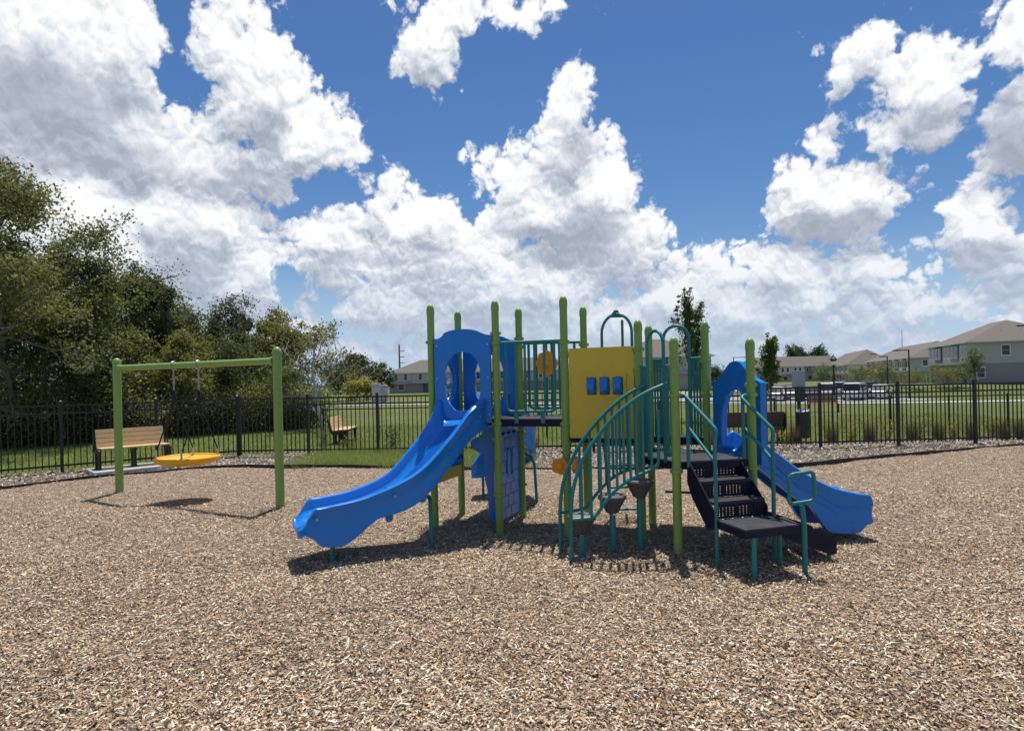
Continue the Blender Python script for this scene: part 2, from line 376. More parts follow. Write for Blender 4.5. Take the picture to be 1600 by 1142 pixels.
M_['black'] = mat('black_powder_coat', (.008, .009, .012), .42, .2, 6)
M_['rope'] = mat('black_rope', (.012, .012, .014), .8, .2, 60)
M_['slat'] = mat('tan_plastic_lumber', (.60, .42, .205), .6, .12, 14, .15, 90)
M_['slat2'] = mat('brown_plastic_lumber', (.115, .065, .045), .6, .15, 14, .15, 90)
M_['slat3'] = mat('red_brown_lumber', (.36, .17, .11), .6, .15, 14, .15, 90)
M_['concrete'] = mat('concrete', (.46, .45, .42), .85, .1, 5, .3, 60, dirt=.2)
M_['asphalt'] = mat('pale_parking_surface', (.30, .29, .275), .9, .12, 1.5, .2, 40)
M_['edging'] = mat('black_edging', (.014, .013, .012), .7, .3, 9)
M_['glass'] = mat('dark_window_glass', (.02, .025, .032), .08, .2, 2)
M_['trim'] = mat('white_trim', (.72, .72, .70), .6, .05)
M_['bark'] = mat('grey_bark', (.19, .165, .135), .9, .35, 8, .6, 30)
M_['palebark'] = mat('pale_bark', (.46, .43, .385), .9, .25, 10, .5, 30)
M_['bubble'] = None
# ------------------------------------------------------------------ terrain
rng = np.random.default_rng(7)
def S(x, a, b):
    t = np.clip((np.asarray(x, dtype=float)-a)/(b-a), 0, 1); return t*t*(3-2*t)
def tz(x, y):
    return (-.9*S(y, 38, 56)*(1-S(y, 73, 83))*S(x, 4, 14) - .45*S(y, 60, 130)*(1-S(x, 10, 30)) - .9*S(y, 95, 125)*S(x, 30, 60))
EDGE = [(-40, -6), (-16, 4.5), (-12, 8.6), (-9.5, 11.2), (-8.8, 12.3), (-7.4, 13.1), (-6.7, 13.7), (-5.1, 13.5), (-3.87, 13.3), (-1.5, 12.6), (.5, 12.1), (3, 11.9), (5.6, 11.95), (7.87, 12.9), (12.2, 14.4), (20, 17), (40, 22)]
FENCE = [(-40, -9.8), (-7.2, 15.9), (7.5, 14.85), (15.5, 15.3), (40, 16.2)]
ex, ey = np.array(EDGE).T
fx_, fy_ = np.array(FENCE).T
def edgey(x): return np.interp(x, ex, ey)
def fencey(x): return np.interp(x, fx_, fy_)
def fary(x): return fencey(x)+.22+1.05*S(x, -7, -4.5)
HOLLOWS = [(-2.45, 6.15, .55, .055), (-6.1, 9.75, .75, .045), (4.15, 6.95, .5, .045), (2.5, 5.15, .5, .03), (.4, 6.3, .5, .03), (-.8, 9.8, .5, .04)]
def mz(x, y): return sum(-d*np.exp(-((x-a)**2+(y-b)**2)/(2*(r*.55)**2)) for a, b, r, d in HOLLOWS)+.020*np.sin(.55*x+1.1)*np.sin(.62*y+.4)+ .012*np.sin(x*1.7+.6*y)+.010*np.sin(2.3*y-1.1*x+1)+.008*np.sin(4.1*x+3.3*y)
def strip(name, xs, y0, y1, rows, zf, m_):
    V_ = []; n = len(xs)
    for r in range(rows+1):
        t = r/rows; ys = y0*(1-t)+y1*t; V_.append(np.stack([xs, ys, zf(xs, ys)], 1))
    V_ = np.concatenate(V_); F_ = []
    for r in range(rows):
        i = np.arange(n-1)+r*n; F_.append(np.stack([i, i+1, i+1+n, i+n], 1))
    o = bpy.data.objects.new(name, npmesh(name, V_, np.concatenate(F_), m_, True)); COL.objects.link(o); return tag(o, kind='structure')
def ramp_mat(name, layers, stops, rough=.9, bump=.5, bscale=120, coord='Object'):
    # layers: (scale, detail, weight) noises summed, then a colour ramp
    m_ = bpy.data.materials.new(name); m_.use_nodes = True; nt = m_.node_tree; b = nt.nodes['Principled BSDF']; tc = nt.nodes.new('ShaderNodeTexCoord'); acc = None
    for sc, de, w in layers:
        n = nt.nodes.new('ShaderNodeTexNoise'); n.inputs['Scale'].default_value = sc; n.inputs['Detail'].default_value = de; n.inputs['Roughness'].default_value = .65; nt.links.new(tc.outputs[coord], n.inputs[0])
        q = nt.nodes.new('ShaderNodeMath'); q.operation = 'MULTIPLY_ADD'; nt.links.new(n.outputs[0], q.inputs[0]); q.inputs[1].default_value = w
        if acc is None: q.inputs[2].default_value = 0
        else: nt.links.new(acc, q.inputs[2])
        acc = q.outputs[0]
    rp = nt.nodes.new('ShaderNodeValToRGB'); nt.links.new(acc, rp.inputs[0]); els = rp.color_ramp.elements
    els[0].position, els[0].color = stops[0][0], (*stops[0][1], 1); els[1].position, els[1].color = stops[-1][0], (*stops[-1][1], 1)
    for p, c in stops[1:-1]: e = els.new(p); e.color = (*c, 1)
    nt.links.new(rp.outputs[0], b.inputs['Base Color']); b.inputs['Roughness'].default_value = rough; b.inputs['Specular IOR Level'].default_value = .2
    if bump:
        nb = nt.nodes.new('ShaderNodeTexNoise'); nb.inputs['Scale'].default_value = bscale; nb.inputs['Detail'].default_value = 4; nt.links.new(tc.outputs[coord], nb.inputs[0])
        bp = nt.nodes.new('ShaderNodeBump'); bp.inputs['Strength'].default_value = bump; bp.inputs['Distance'].default_value = .02; nt.links.new(nb.outputs[0], bp.inputs['Height']); nt.links.new(bp.outputs[0], b.inputs['Normal'])
    return m_
M_['mulch'] = ramp_mat('mulch_ground', [(55, 4, .7), (9, 4, .3)], [(.36, (.055, .038, .025)), (.46, (.19, .135, .092)), (.54, (.36, .27, .19)), (.64, (.55, .45, .34))], bump=1.0, bscale=70)
M_['lawn'] = ramp_mat('lawn_grass', [(26, 5, .45), (1.3, 5, .35), (.12, 3, .2)], [(.34, (.055, .070, .018)), (.47, (.105, .128, .030)), (.56, (.150, .162, .045)), (.68, (.215, .20, .08))], bump=.9, bscale=40)
xs = np.concatenate([np.linspace(-900, -130, 12), np.linspace(-120, 120, 97), np.linspace(130, 900, 12)])
ys = np.concatenate([np.linspace(-60, 130, 96), np.linspace(140, 400, 14), np.linspace(500, 3000, 12)])
XX, YY = np.meshgrid(xs, ys); Vg = np.stack([XX.ravel(), YY.ravel(), (tz(XX, YY)-.05-.16*(1-S(YY, edgey(XX)-3.0, edgey(XX)-.6))).ravel()], 1)
n = len(xs); ii = (np.arange(len(ys)-1)[:, None]*n+np.arange(n-1)[None]).ravel()
o = bpy.data.objects.new('lawn', npmesh('lawn', Vg, np.stack([ii, ii+1, ii+1+n, ii+n], 1), M_['lawn'], True)); COL.objects.link(o); tag(o, kind='structure')
xs = np.linspace(-36, 36, 361)
strip('mulch_ground', xs, np.full_like(xs, -7.0)-np.maximum(0, -(edgey(xs)-2)-5), edgey(xs), 150, lambda x, y: mz(x, y), M_['mulch'])
M_['bed'] = ramp_mat('planting_bed', [(45, 4, .7), (6, 4, .3)], [(.36, (.05, .036, .026)), (.47, (.16, .125, .09)), (.56, (.28, .235, .18)), (.66, (.46, .42, .36))], bump=1.0, bscale=60)
strip('planting_bed', xs, edgey(xs)+.04, fary(xs), 10, lambda x, y: -.012+mz(x, y)*.7, M_['bed'])
def ribbon(name, pts, w, m_, lift, n=60):
    P = catmull([Vector((x, y, 0)) for x, y in pts], n); V_ = []
    for i, p in enumerate(P):
        t = (P[min(i+1, n)]-P[max(i-1, 0)]).normalized(); q = Vector((-t.y, t.x, 0))*(w/2)
        for k in (-1, 1): a = p+q*k; V_.append((a.x, a.y, float(tz(a.x, a.y))-.05+lift))
    F_ = [(2*i, 2*i+2, 2*i+3, 2*i+1) for i in range(n)]
    o = bpy.data.objects.new(name, npmesh(name, V_, F_, m_)); COL.objects.link(o); return tag(o, kind='structure')
ribbon('footpath', [(-40, 57), (-14, 54), (-6, 52), (4, 46.5), (16, 39.5), (26, 36), (44, 35.5), (80, 36)], 1.6, M_['concrete'], .03)
ribbon('parking_lot', [(15, 78), (23, 69), (32, 66), (41, 66)], 16, M_['asphalt'], .05, 40)
ribbon('street', [(-120, 112), (-40, 108), (0, 98), (22, 88), (38, 76)], 5, M_['asphalt'], .04)
# black edging between the play area and the bed
mb = MB(); q = [(x, edgey(x)) for x in np.linspace(-22, 24, 150)]
for side in (0,):
    P = [Vector((x, y+.02, .012+.006*math.sin(x*5))) for x, y in q]
    for i in range(len(P)-1):
        a, b = P[i], P[i+1]; t = (b-a).normalized(); nn = Vector((-t.y, t.x, 0))*.022
        mb.add([a-nn-Z*.06, b-nn-Z*.06, b+nn-Z*.06, a+nn-Z*.06, a-nn+Z*.045, b-nn+Z*.045, b+nn+Z*.045, a+nn+Z*.045], [(0, 4, 5, 1), (3, 2, 6, 7), (4, 7, 6, 5)])
ed = mb.build('border_edging', M_['edging']); tag(ed, 'low black plastic edging strip between wood chips and planting bed', 'edging')
# ------------------------------------------------------------------ wood chips
def chips(name, pts, zf, ln, wd, mat_, tilt=.5, seed=1, lift=.016):
    r = np.random.default_rng(seed); N = len(pts); L_ = r.uniform(*ln, N)*np.exp(r.normal(0, .25, N)); W_ = r.uniform(*wd, N)
    a = r.uniform(0, 2*np.pi, N); p1 = r.normal(0, tilt*.5, N); p2 = r.normal(0, tilt, N); bend = r.normal(0, .12, N)*L_
    c = np.stack([pts[:, 0], pts[:, 1], zf(pts[:, 0], pts[:, 1])+r.uniform(0, lift, N)+.004], 1)
    d = np.stack([np.cos(a)*np.cos(p1), np.sin(a)*np.cos(p1), np.sin(p1)], 1)
    s_ = np.stack([-np.sin(a)*np.cos(p2), np.cos(a)*np.cos(p2), np.sin(p2)], 1); u = np.cross(d, s_)
    taper = r.uniform(.25, 1.0, N)
    V_ = np.empty((N, 6, 3))
    for k, (t, wf) in enumerate(((-.5, 1), (0, 1), (.5, 1))):
        wk = W_*(1 if k == 1 else (taper if k == 2 else 1-.5*(1-taper)))
        cc = c+d*(L_*t)[:, None]+u*(bend if k == 1 else 0*bend)[:, None]
        V_[:, 2*k] = cc-s_*(wk*.5)[:, None]; V_[:, 2*k+1] = cc+s_*(wk*.5)[:, None]
    b = np.arange(N)[:, None]*6; F_ = np.concatenate([b+np.array([[0, 2, 3, 1]]), b+np.array([[2, 4, 5, 3]])])
    o = bpy.data.objects.new(name, npmesh(name, V_.reshape(-1, 3), F_, mat_)); COL.objects.link(o); return o
def scatter(n, x0, x1, y0, y1, keep, r):
    out = np.empty((0, 2))
    p = np.stack([r.uniform(x0, x1, n), r.uniform(y0, y1, n)], 1)
    return p[keep(p[:, 0], p[:, 1])]
inview = lambda x, y: (np.abs(x) < .87*y+1.0) | ((np.abs(x) < .87*y+2.8) & (rng.random(len(x)) < .5))
bands = [(1.8, 4.2, 5000), (4.2, 6.5, 3600), (6.5, 9.5, 1750), (9.5, 15, 690)]
pp = []
for y0, y1, den in bands:
    w = .87*y1+2.8
    pp.append(scatter(int(den*(y1-y0)*2*w), -w, w, y0, y1, lambda x, y: inview(x, y) & (y < edgey(x)-.03), rng))
pp = np.concatenate(pp)
pal = [(min(.85, q[0]*1.20+.01), min(.8, q[1]*1.19+.008), min(.75, q[2]*1.13+.006)) for q in [(.42, .30, .195), (.13, .085, .055), (.55, .43, .30), (.28, .205, .145), (.045, .030, .022), (.64, .54, .42), (.36, .245, .15), (.20, .155, .115), (.48, .385, .29), (.75, .67, .56), (.09, .06, .042), (.38, .32, .26), (.52, .36, .22), (.26, .17, .105), (.58, .50, .41)]]
M_['chip'] = mat('wood_chip', (.4, .3, .2), .85, .20, 1.1, island=pal, spec=.15)
o = chips('wood_chips', pp, mz, (.013, .036), (.0045, .012), M_['chip'], .45, 3); ps = scatter(9000, -11, 11, 2.2, 12, lambda x, y: inview(x, y) & (y < edgey(x)-.1), rng)
o2 = chips('wood_slivers', ps, mz, (.05, .10), (.004, .010), M_['chip'], .25, 9, .022); tag(o2, 'longer thin wood slivers scattered among the wood chips', 'wood slivers', kind='stuff')
tag(o, 'shredded wood chips covering the whole play area', 'wood chips', kind='stuff')
print('chips', len(pp))
# bits in the planting bed: bark on the left, bleached chips and shell on the right
r2 = np.random.default_rng(11)
pb = scatter(60000, -13, 16, 9, 17, lambda x, y: (y > edgey(x)+.06) & (y < fary(x)) & ((x < -4.6) | (x > -.6)), r2)
palb = [(.26, .20, .14), (.46, .41, .34), (.10, .075, .055), (.66, .63, .57), (.22, .17, .12), (.45, .38, .30), (.06, .045, .033), (.62, .55, .44), (.35, .30, .25)]
M_['chipb'] = mat('bleached_chip', (.4, .3, .2), .85, .25, 60, island=palb, spec=.15)
o = chips('bed_mulch', pb, lambda x, y: -.008+mz(x, y)*.7, (.03, .075), (.012, .032), M_['chipb'], .5, 5, .03); tag(o, 'bleached bark and shell litter in the planting bed along the fence', 'bark litter', kind='stuff')
# ------------------------------------------------------------------ grass
def blades(name, pts, zf, h, w, mat_, seed=1, lean=.35):
    r = np.random.default_rng(seed); N = len(pts); a = r.uniform(0, 2*np.pi, N); hh = r.uniform(*h, N); ww = r.uniform(*w, N)
    z0 = zf(pts[:, 0], pts[:, 1]); c = np.stack([pts[:, 0], pts[:, 1], z0], 1); s_ = np.stack([np.cos(a), np.sin(a), 0*a], 1)*(ww/2)[:, None]
    l = r.normal(0, lean, (N, 2)); tip = c+np.stack([l[:, 0]*hh, l[:, 1]*hh, hh], 1)
    V_ = np.stack([c-s_, c+s_, tip], 1).reshape(-1, 3); F_ = np.arange(3*N).reshape(-1, 3)
    o = bpy.data.objects.new(name, npmesh(name, V_, F_, mat_)); COL.objects.link(o); return o
M_['blade'] = leaf_mat('grass_blade', [(.10, .15, .03), (.20, .26, .06), (.27, .31, .09), (.14, .20, .045), (.40, .37, .17)], .45, .06)
pg = scatter(60000, -5.6, .9, 12.2, 16.6, lambda x, y: (y > edgey(x)+.08+.15*np.sin(x*3)) & (np.sin(x*4.1+y*3)+np.sin(y*5.3-x*2.2) > -1.1) & (y < fary(x)) & (r2.random(len(x)) < S(x, -5.6, -4.2)*(1-S(x, -.6, .6))) , r2)
o = blades('weedy_grass', pg, lambda x, y: mz(x, y)*.7-.015, (.07, .22), (.006, .014), M_['blade'], 4, .8); tag(o, 'tufty green grass growing between fence and edging behind the slide', 'grass', kind='stuff')
pl_ = scatter(150000, -19, 19, 12, 27, lambda x, y: (y > fary(x)+.02) & (np.abs(x) < .87*y+1) & (r2.random(len(x)) < 1.25-(y-15)/16), r2)
o = blades('lawn_blades', pl_, lambda x, y: tz(x, y)-.06, (.05, .11), (.010, .018), M_['blade'], 6); tag(o, 'short mown lawn grass beyond the metal fence', 'grass', kind='stuff')
pw = scatter(5000, -11, 14, 9, 16.4, lambda x, y: (y > edgey(x)+.1) & (y < fary(x)) & ((np.sin(x*1.9)+np.sin(x*.7+y*2.2)) > 1.15), r2)
o = blades('bed_weeds', pw, lambda x, y: mz(x, y)*.7-.015, (.05, .16), (.006, .014), M_['blade'], 8); tag(o, 'sparse weeds sprouting in the planting bed litter', 'weeds', kind='stuff')
# ------------------------------------------------------------------ play structure
DK1, DK2, DK3 = 1.34, 1.14, .93          # deck heights
PS = thing('play_structure', 'blue, green and teal playground structure with slides, steps and yellow panel on wood chips', 'playground', (.9, 7, 0))
def gp(px, py): return ground(px, py)
A, B, C, D = gp(680, 824), gp(722, 802), gp(781, 827), gp(817, 805)
E, F, G_, H_ = gp(888, 833), gp(918, 803), gp(1004, 842), gp(1020, 817)
I_, J_ = gp(1060, 865), gp(1108, 826); K_ = at(1176, 734, 6.35); K_ = Vector((K_.x, 6.35, 0))
POSTS = {'A': (A, 2.70), 'B': (B, 2.70), 'C': (C, 2.71), 'D': (D, 2.70), 'E': (E, 2.71), 'F': (F, 2.70), 'G': (G_, 2.38), 'H': (H_, 2.38), 'I': (I_, 2.14), 'J': (J_, 2.38), 'K': (K_, 2.12)}
PR = .045
clampz = {'A': (1.28, 2.30), 'B': (1.28, 2.30), 'C': (.42, 1.10, 1.28, 2.26, 2.38), 'D': (.42, 1.10, 1.28, 2.25, 2.36), 'E': (.95, 1.06, 1.28, 2.10, 2.24), 'F': (1.06, 2.26), 'G': (.84, 1.90, 2.12), 'H': (.84, 1.90), 'I': (.84, 1.62, 1.92), 'J': (.84, 1.58, 1.98), 'K': (.84, 1.60, 1.70)}
def flat(p, z): return Vector((p.x, p.y, z))
for nm, (p, h) in POSTS.items():
    po = MB().lathe((p.x, p.y, -.05), [(PR, 0), (PR, h)], 20).build('post', M_['green'], PS)
    MB().lathe((p.x, p.y, h-.055), [(PR+.003, 0), (PR+.004, .012), (PR+.004, .06), (PR*.98, .085), (PR*.78, .108), (PR*.42, .122), (.004, .126)], 20).build('cap', M_['green'], po)
    for z in clampz[nm]:
        c = MB().lathe((p.x, p.y, z-.022), [(PR+.002, 0), (PR+.011, .004), (PR+.011, .040), (PR+.002, .044)], 20)
        for s in (-1, 1): c.box((p.x+s*(PR+.014), p.y, z), (.014, .026, .03))
        c.build('clamp', M_['green'], po)
def inset_poly(pts, k):
    c = sum(pts, Vector())/len(pts); return [p+(c-p).normalized()*k for p in pts]
def deck(pts, z, t=.075):
    q = [flat(p, z) for p in pts]
    d = MB().prism([p-Z*t for p in q], Z*t).build('deck', M_['deck'], PS)
    MB().prism([p+Z*.001 for p in inset_poly(q, .02)], Z*.005).build('deck_surface', M_['decktop'], d)
    return d
deck([A, C, D, B], DK1); deck([C, E, F, D], DK1-.005, .085); deck([E, G_, H_, F], DK2); deck([G_, I_, K_, J_, H_], DK3)
st = [H_.lerp(J_, .05), H_.lerp(J_, .95)]; back = Vector((.10, .28, 0))
sd_ = MB().prism([flat(st[0], DK3+.06), flat(st[1], DK3+.06), flat(st[1]+back, DK3+.06), flat(st[0]+back, DK3+.06)], Z*.085).build('rear_step', M_['deck'], PS)
# --- front slide
def slide(path, n, rim, skirt, half, name, exit_from=.9, up0=None):
    P = catmull(path, n); rows = []; mb = MB()
    for i, p in enumerate(P):
        s = i/n; t = P[min(i+1, n)]-P[max(i-1, 0)]; t.z = 0; t.normalize(); c = Vector((t.y, -t.x, 0))
        rr = rim(s); sk = skirt(s, p.z); w = half*(1+.06*max(0, s-.8)/.2)*(1-.16*max(0, (s-.955)/.045)**2.5); th = .040
        prof = [(-w-th*1.25, -sk), (-w-th*1.25, -sk*.55), (-w-th*.75, -.01), (-w-th*.8, rr*.55), (-w-th*1.25, rr*.72), (-w-th*1.2, rr-.015), (-w-th*.6, rr), (-w+.002, rr-.004), (-w+.016, rr-.025),
                (-w+.028, rr*.45), (-w+.055, .035), (-w+.10, .006), (-.06, 0), (.06, 0), (w-.10, .006), (w-.055, .035), (w-.028, rr*.45), (w-.016, rr-.025), (w-.002, rr-.004), (w+th*.6, rr), (w+th*1.2, rr-.015), (w+th*1.25, rr*.72),
                (w+th*.8, rr*.55), (w+th*.75, -.01), (w+th*1.25, -sk*.55), (w+th*1.25, -sk), (w-.012, -sk), (w-.012, -.035), (-w+.012, -.035), (-w+.012, -sk)]
        rows.append([p+c*a+Z*b for a, b in prof])
    m = len(rows[0]); vs = [v for r in rows for v in r]; fs = []
    for i in range(n):
        for k in range(m): k2 = (k+1) % m; fs.append((i*m+k, i*m+k2, (i+1)*m+k2, (i+1)*m+k))
    mb.add(vs, fs, True); 
    for i in (0, n):
        a = rows[i]; mb.add(a, [(0, 1, 2, 28, 29) if 0 else (0, 1, 2, 11, 28, 29), (2, 3, 10, 11), (3, 4, 9, 10), (4, 5, 6, 7, 8, 9), (11, 12, 13, 14, 27, 28), (14, 23, 24, 25, 26, 27), (14, 15, 22, 23), (15, 16, 21, 22), (16, 17, 18, 19, 20, 21)])
    return mb.build(name, M_['blue'], PS, 50)
p1 = [(-.60, 7.50, 1.345), (-.64, 7.36, 1.335), (-.73, 7.20, 1.265), (-.96, 6.96, .955), (-1.25, 6.72, .655), (-1.63, 6.52, .490), (-1.97, 6.37, .430), (-2.14, 6.295, .412), (-2.26, 6.24, .345)]
def rim1(s): return (.235-.085*float(S(s, .12, .34)))*(1-.88*float(S(s, .83, .955)))+.012
def sk1(s, z):
    foot = float(S(s, .60, .72))*(1-float(S(s, .79, .88)))
    return max(.05, .11+.022*abs(math.sin(s*15+.6))+foot*max(0, z-.30)+.03*float(S(s, .25, .4))*(1-float(S(s, .5, .6))))*(1-.55*float(S(s, .86, .95)))
sl1 = slide(p1, 120, rim1, sk1, .262, 'slide')
sl1['label'] = 'wide blue slide curving down to the left'
# ribs on the upper run and the seam
PP = catmull(p1, 120)
for k in range(9):
    pts = []
    for i in range(29, 62):
        t = PP[i+1]-PP[i-1]; t.z = 0; t.normalize(); c = Vector((t.y, -t.x, 0)); pts.append(PP[i]+c*(-.115+k*.029)+Z*.004)
    MB().tube(pts, .0065, 6).build('bed_rib', M_['blue'], sl1)
def across(i, w=.215, dz=.008):
    t = PP[i+1]-PP[i-1]; t.z = 0; t.normalize(); c = Vector((t.y, -t.x, 0)); return [PP[i]+c*(w*a)+Z*(dz+.05*abs(a)**6) for a in np.linspace(-1, 1, 9)]
MB().tube(across(64), .006, 6).build('seam', M_['blue'], sl1)
MB().tube(fillet([at(668, 775, 6.95), at(672, 778, 6.86), ground(675, 850)+Z*-.05], .05), .024, 10).build('slide_leg', M_['teal'], PS)
lgp = PP[90]+Vector((.09, -.13, 0)); MB().tube([flat(lgp, -.08), flat(lgp, PP[90].z-.06)], .024, 10).build('slide_leg', M_['teal'], PS)
# side brackets on the near wall
for px, py, Y in ((608, 800, 6.48), (660, 770, 6.62)):
    p = at(px, py, Y); t = Vector((-.75, -.5, 0)).normalized()
    MB().cbox(p, (.075, .05, .20), .014, t).build('mounting_lug', M_['blue'], sl1)
for i in (22, 66, 100):
    t = PP[i+1]-PP[i-1]; t.z = 0; t.normalize(); c = Vector((t.y, -t.x, 0)); rr = rim1(i/120)
    for sg_ in (-1, 1): MB().lathe(PP[i]-c*(sg_*.322)+Z*(rr*.3), [(.014, 0), (.013, .006), (.006, .010)], 10, axis=-c*sg_).build('bolt', M_['steel'], sl1)
# --- hood panel over the front slide
def hood(p, q, z0, z1, name, arch, holes, inset=.02, thick=.055, off=0.0):
    u = flat(q-p, 0); L_ = u.length; u.normalize(); o_ = flat(p, 0)+u.cross(Z)*off
    return MB().plate([(a*L_, b) for a, b in arch], [[(a*L_, b) for a, b in h] for h in holes], o_, u, thick).build(name, M_['blue'], PS)
top = [(.93, 2.36), (.86, 2.37), (.80, 2.39)]+[(.5+.30*math.cos(R(a)), 2.37+.075*math.sin(R(a))) for a in range(20, 161, 14)]+[(.20, 2.37), (.14, 2.33), (.07, 2.34)]
out1 = [(.07, 1.30), (.93, 1.30)]+top
hole1 = [(.30, 1.52), (.24, 1.62), (.22, 1.75), (.24, 1.86), (.23, 1.95), (.27, 2.05), (.36, 2.14), (.5, 2.17), (.64, 2.14), (.73, 2.05), (.77, 1.95), (.76, 1.86), (.78, 1.75), (.76, 1.62), (.70, 1.52), (.62, 1.45), (.38, 1.45)]
hood(A, C, 0, 0, 'slide_hood', out1, [hole1], off=.03)
for a_, z_ in ((.11, 1.40), (.89, 1.40), (.11, 2.25), (.89, 2.25), (.11, 1.85), (.89, 1.85)):
    MB().lathe(flat(A.lerp(C, a_), z_)+Vector((-.012, -.056, 0)), [(.013, 0), (.012, .006), (.005, .010)], 10, axis=(-.2, -1, 0)).build('bolt', M_['steel'], PS)
out2 = [(.07, 1.22), (.93, 1.22)]+[(a, b-.02) for a, b in top]
hood(B, D, 0, 0, 'slide_hood', out2, [[(a*.86+.07, b) for a, b in hole1]], off=-.03)
# side panel with a clear bubble window between the left posts
u = flat(B-A, 0); LAB = u.length; u.normalize(); cz, cu = 1.80, LAB*.5
ring = lambda r_, n=24: [(cu+r_*math.cos(2*math.pi*k/n), cz+r_*math.sin(2*math.pi*k/n)) for k in range(n)]
bp_ = MB().plate([(.06, 1.30), (LAB-.06, 1.30), (LAB-.06, 2.30), (cu+.2, 2.36), (cu, 2.41), (cu-.2, 2.36), (.06, 2.30)], [ring(.27)], flat(A, 0), u, .05).build('bubble_panel', M_['blue'], PS)
gm = bpy.data.materials.new('clear_bubble'); gm.use_nodes = True; nb_ = gm.node_tree.nodes; nb_.clear(); lk = gm.node_tree.links
tr = nb_.new('ShaderNodeBsdfTransparent'); gl = nb_.new('ShaderNodeBsdfGlossy'); gl.inputs['Roughness'].default_value = .08; mxs = nb_.new('ShaderNodeMixShader'); mxs.inputs[0].default_value = .32; oo = nb_.new('ShaderNodeOutputMaterial')
lk.new(tr.outputs[0], mxs.inputs[1]); lk.new(gl.outputs[0], mxs.inputs[2]); lk.new(mxs.outputs[0], oo.inputs[0])
nrm = u.cross(Z)*-1
bc = flat(A, cz)+u*cu; mb = MB(); vs = []; fs = []; K2 = 6
for r in range(K2+1):
    a = R(90*r/K2)
    for k in range(24): t = 2*math.pi*k/24; vs.append(bc+(u*math.cos(t)+Z*math.sin(t))*(.265*math.cos(a) if r < K2 else .003)+nrm*(.20*math.sin(a)))
for r in range(K2):
    for k in range(24): k2 = (k+1) % 24; fs.append((r*24+k, r*24+k2, (r+1)*24+k2, (r+1)*24+k))
mb.add(vs, fs, True).build('bubble', gm, bp_)
MB().tube([bc+(u*math.cos(t)+Z*math.sin(t))*.275+nrm*.02 for t in np.linspace(0, 2*math.pi, 25)[:-1]], .022, 8, closed=True).build('bubble_ring', M_['blue'], bp_)
# --- counter with rollers under the left side
ctr = MB().prism([flat(A, .54)+u*.05, flat(A, .54)+u*(LAB-.05), flat(A, .70)+u*(LAB-.05), flat(A, .70)+u*.05], u.cross(Z)*.03).build('roller_counter', M_['yellow'], PS)
for k in range(4):
    c = flat(A, .77)+u*(LAB-.34+k*.075); MB().tube([c+(u.cross(Z)*math.cos(t)+Z*math.sin(t))*.062 for t in np.linspace(0, 2*math.pi, 17)[:-1]], .033, 8, closed=True).build('roller', M_['blue'], ctr)
# --- play wall with brick pattern under the deck
u2 = flat(D-C, 0); LCD = u2.length; u2.normalize(); w0, w1 = .02, LCD-.05
win = [(.30, .60), (.30, .86)]+arc(.385, .86, .085, .10, 180, 0, 8)[1:]+[(.47, .60)]
pw_ = MB().plate([(w0, .08), (w1, .08), (w1, 1.12)]+[(w1-(w1-w0)*k/8, 1.12+(.035 if k % 2 else 0)) for k in range(1, 8)]+[(w0, 1.12)], [], flat(C, 0)+Vector((-.035, 0, 0)), u2, .05).build('play_wall', M_['blue'], PS)
nrw = u2.cross(Z)
for sgn in (1, -1):
    for r in range(7):
        for k in range(4):
            uu = w0+.03+k*.185+(.09 if r % 2 else 0); zz = .15+r*.145
            if uu+.16 > w1-.01 or (.14 < uu < .48 and .5 < zz < .92): continue
            MB().cbox(flat(C, zz)+Vector((-.035, 0, 0))+u2*(uu+.08)+nrw*(.026*sgn), (.176, .012, .134), .005, u2).build('brick', M_['blue'], pw_)
    MB().plate(win, [[(a*.86+.055, .04+b*.955) for a, b in win]], flat(C, 0)+Vector((-.035, 0, 0))+nrw*(.03*sgn), u2, .022).build('window_frame', M_['blue'], pw_)
MB().plate([(a*.84+.06, .045+b*.95) for a, b in win], [], flat(C, 0)+Vector((-.035, 0, 0)), u2, .055).build('window_recess', M_['blue'], pw_)
# scroll-topped fin beside the play wall
fo = at(765, 800, C.y+.22); fo.z = 0
fin = [(0, .05), (.07, .05), (.07, 1.24), (-.02, 1.20), (-.10, 1.12), (-.20, 1.08), (-.22, .98), (-.12, .92), (-.06, .88), (-.04, .70), (-.05, .58), (-.02, .45)]
MB().plate(fin, [], fo, Vector((1, 0, 0)), .05).build('wall_fin', M_['blue'], PS)
# --- curved rear slide
p2_ = [(-.33, 8.20, 1.33), (-.27, 8.42, 1.28), (-.12, 8.72, 1.05), (.06, 9.10, .80), (.0, 9.50, .60), (-.28, 9.72, .48), (-.66, 9.74, .42)]
sl2 = slide(p2_, 48, lambda s: (.30+.12*math.sin(math.pi*min(1, s*1.15)))*(1-.7*float(S(s, .92, 1.0))), lambda s, z: .10+.03*abs(math.sin(s*15)), .235, 'slide')
sl2['label'] = 'curved blue slide behind the tower'
MB().tube(fillet([Vector((.16, 9.05, .72)), Vector((.30, 8.95, .62)), Vector((.33, 9.0, -.05))], .1), .022, 10).build('slide_leg', M_['teal'], PS)
MB().tube([Vector((-.5, 9.74, -.05)), Vector((-.5, 9.74, .38))], .022, 10).build('slide_leg', M_['teal'], PS)
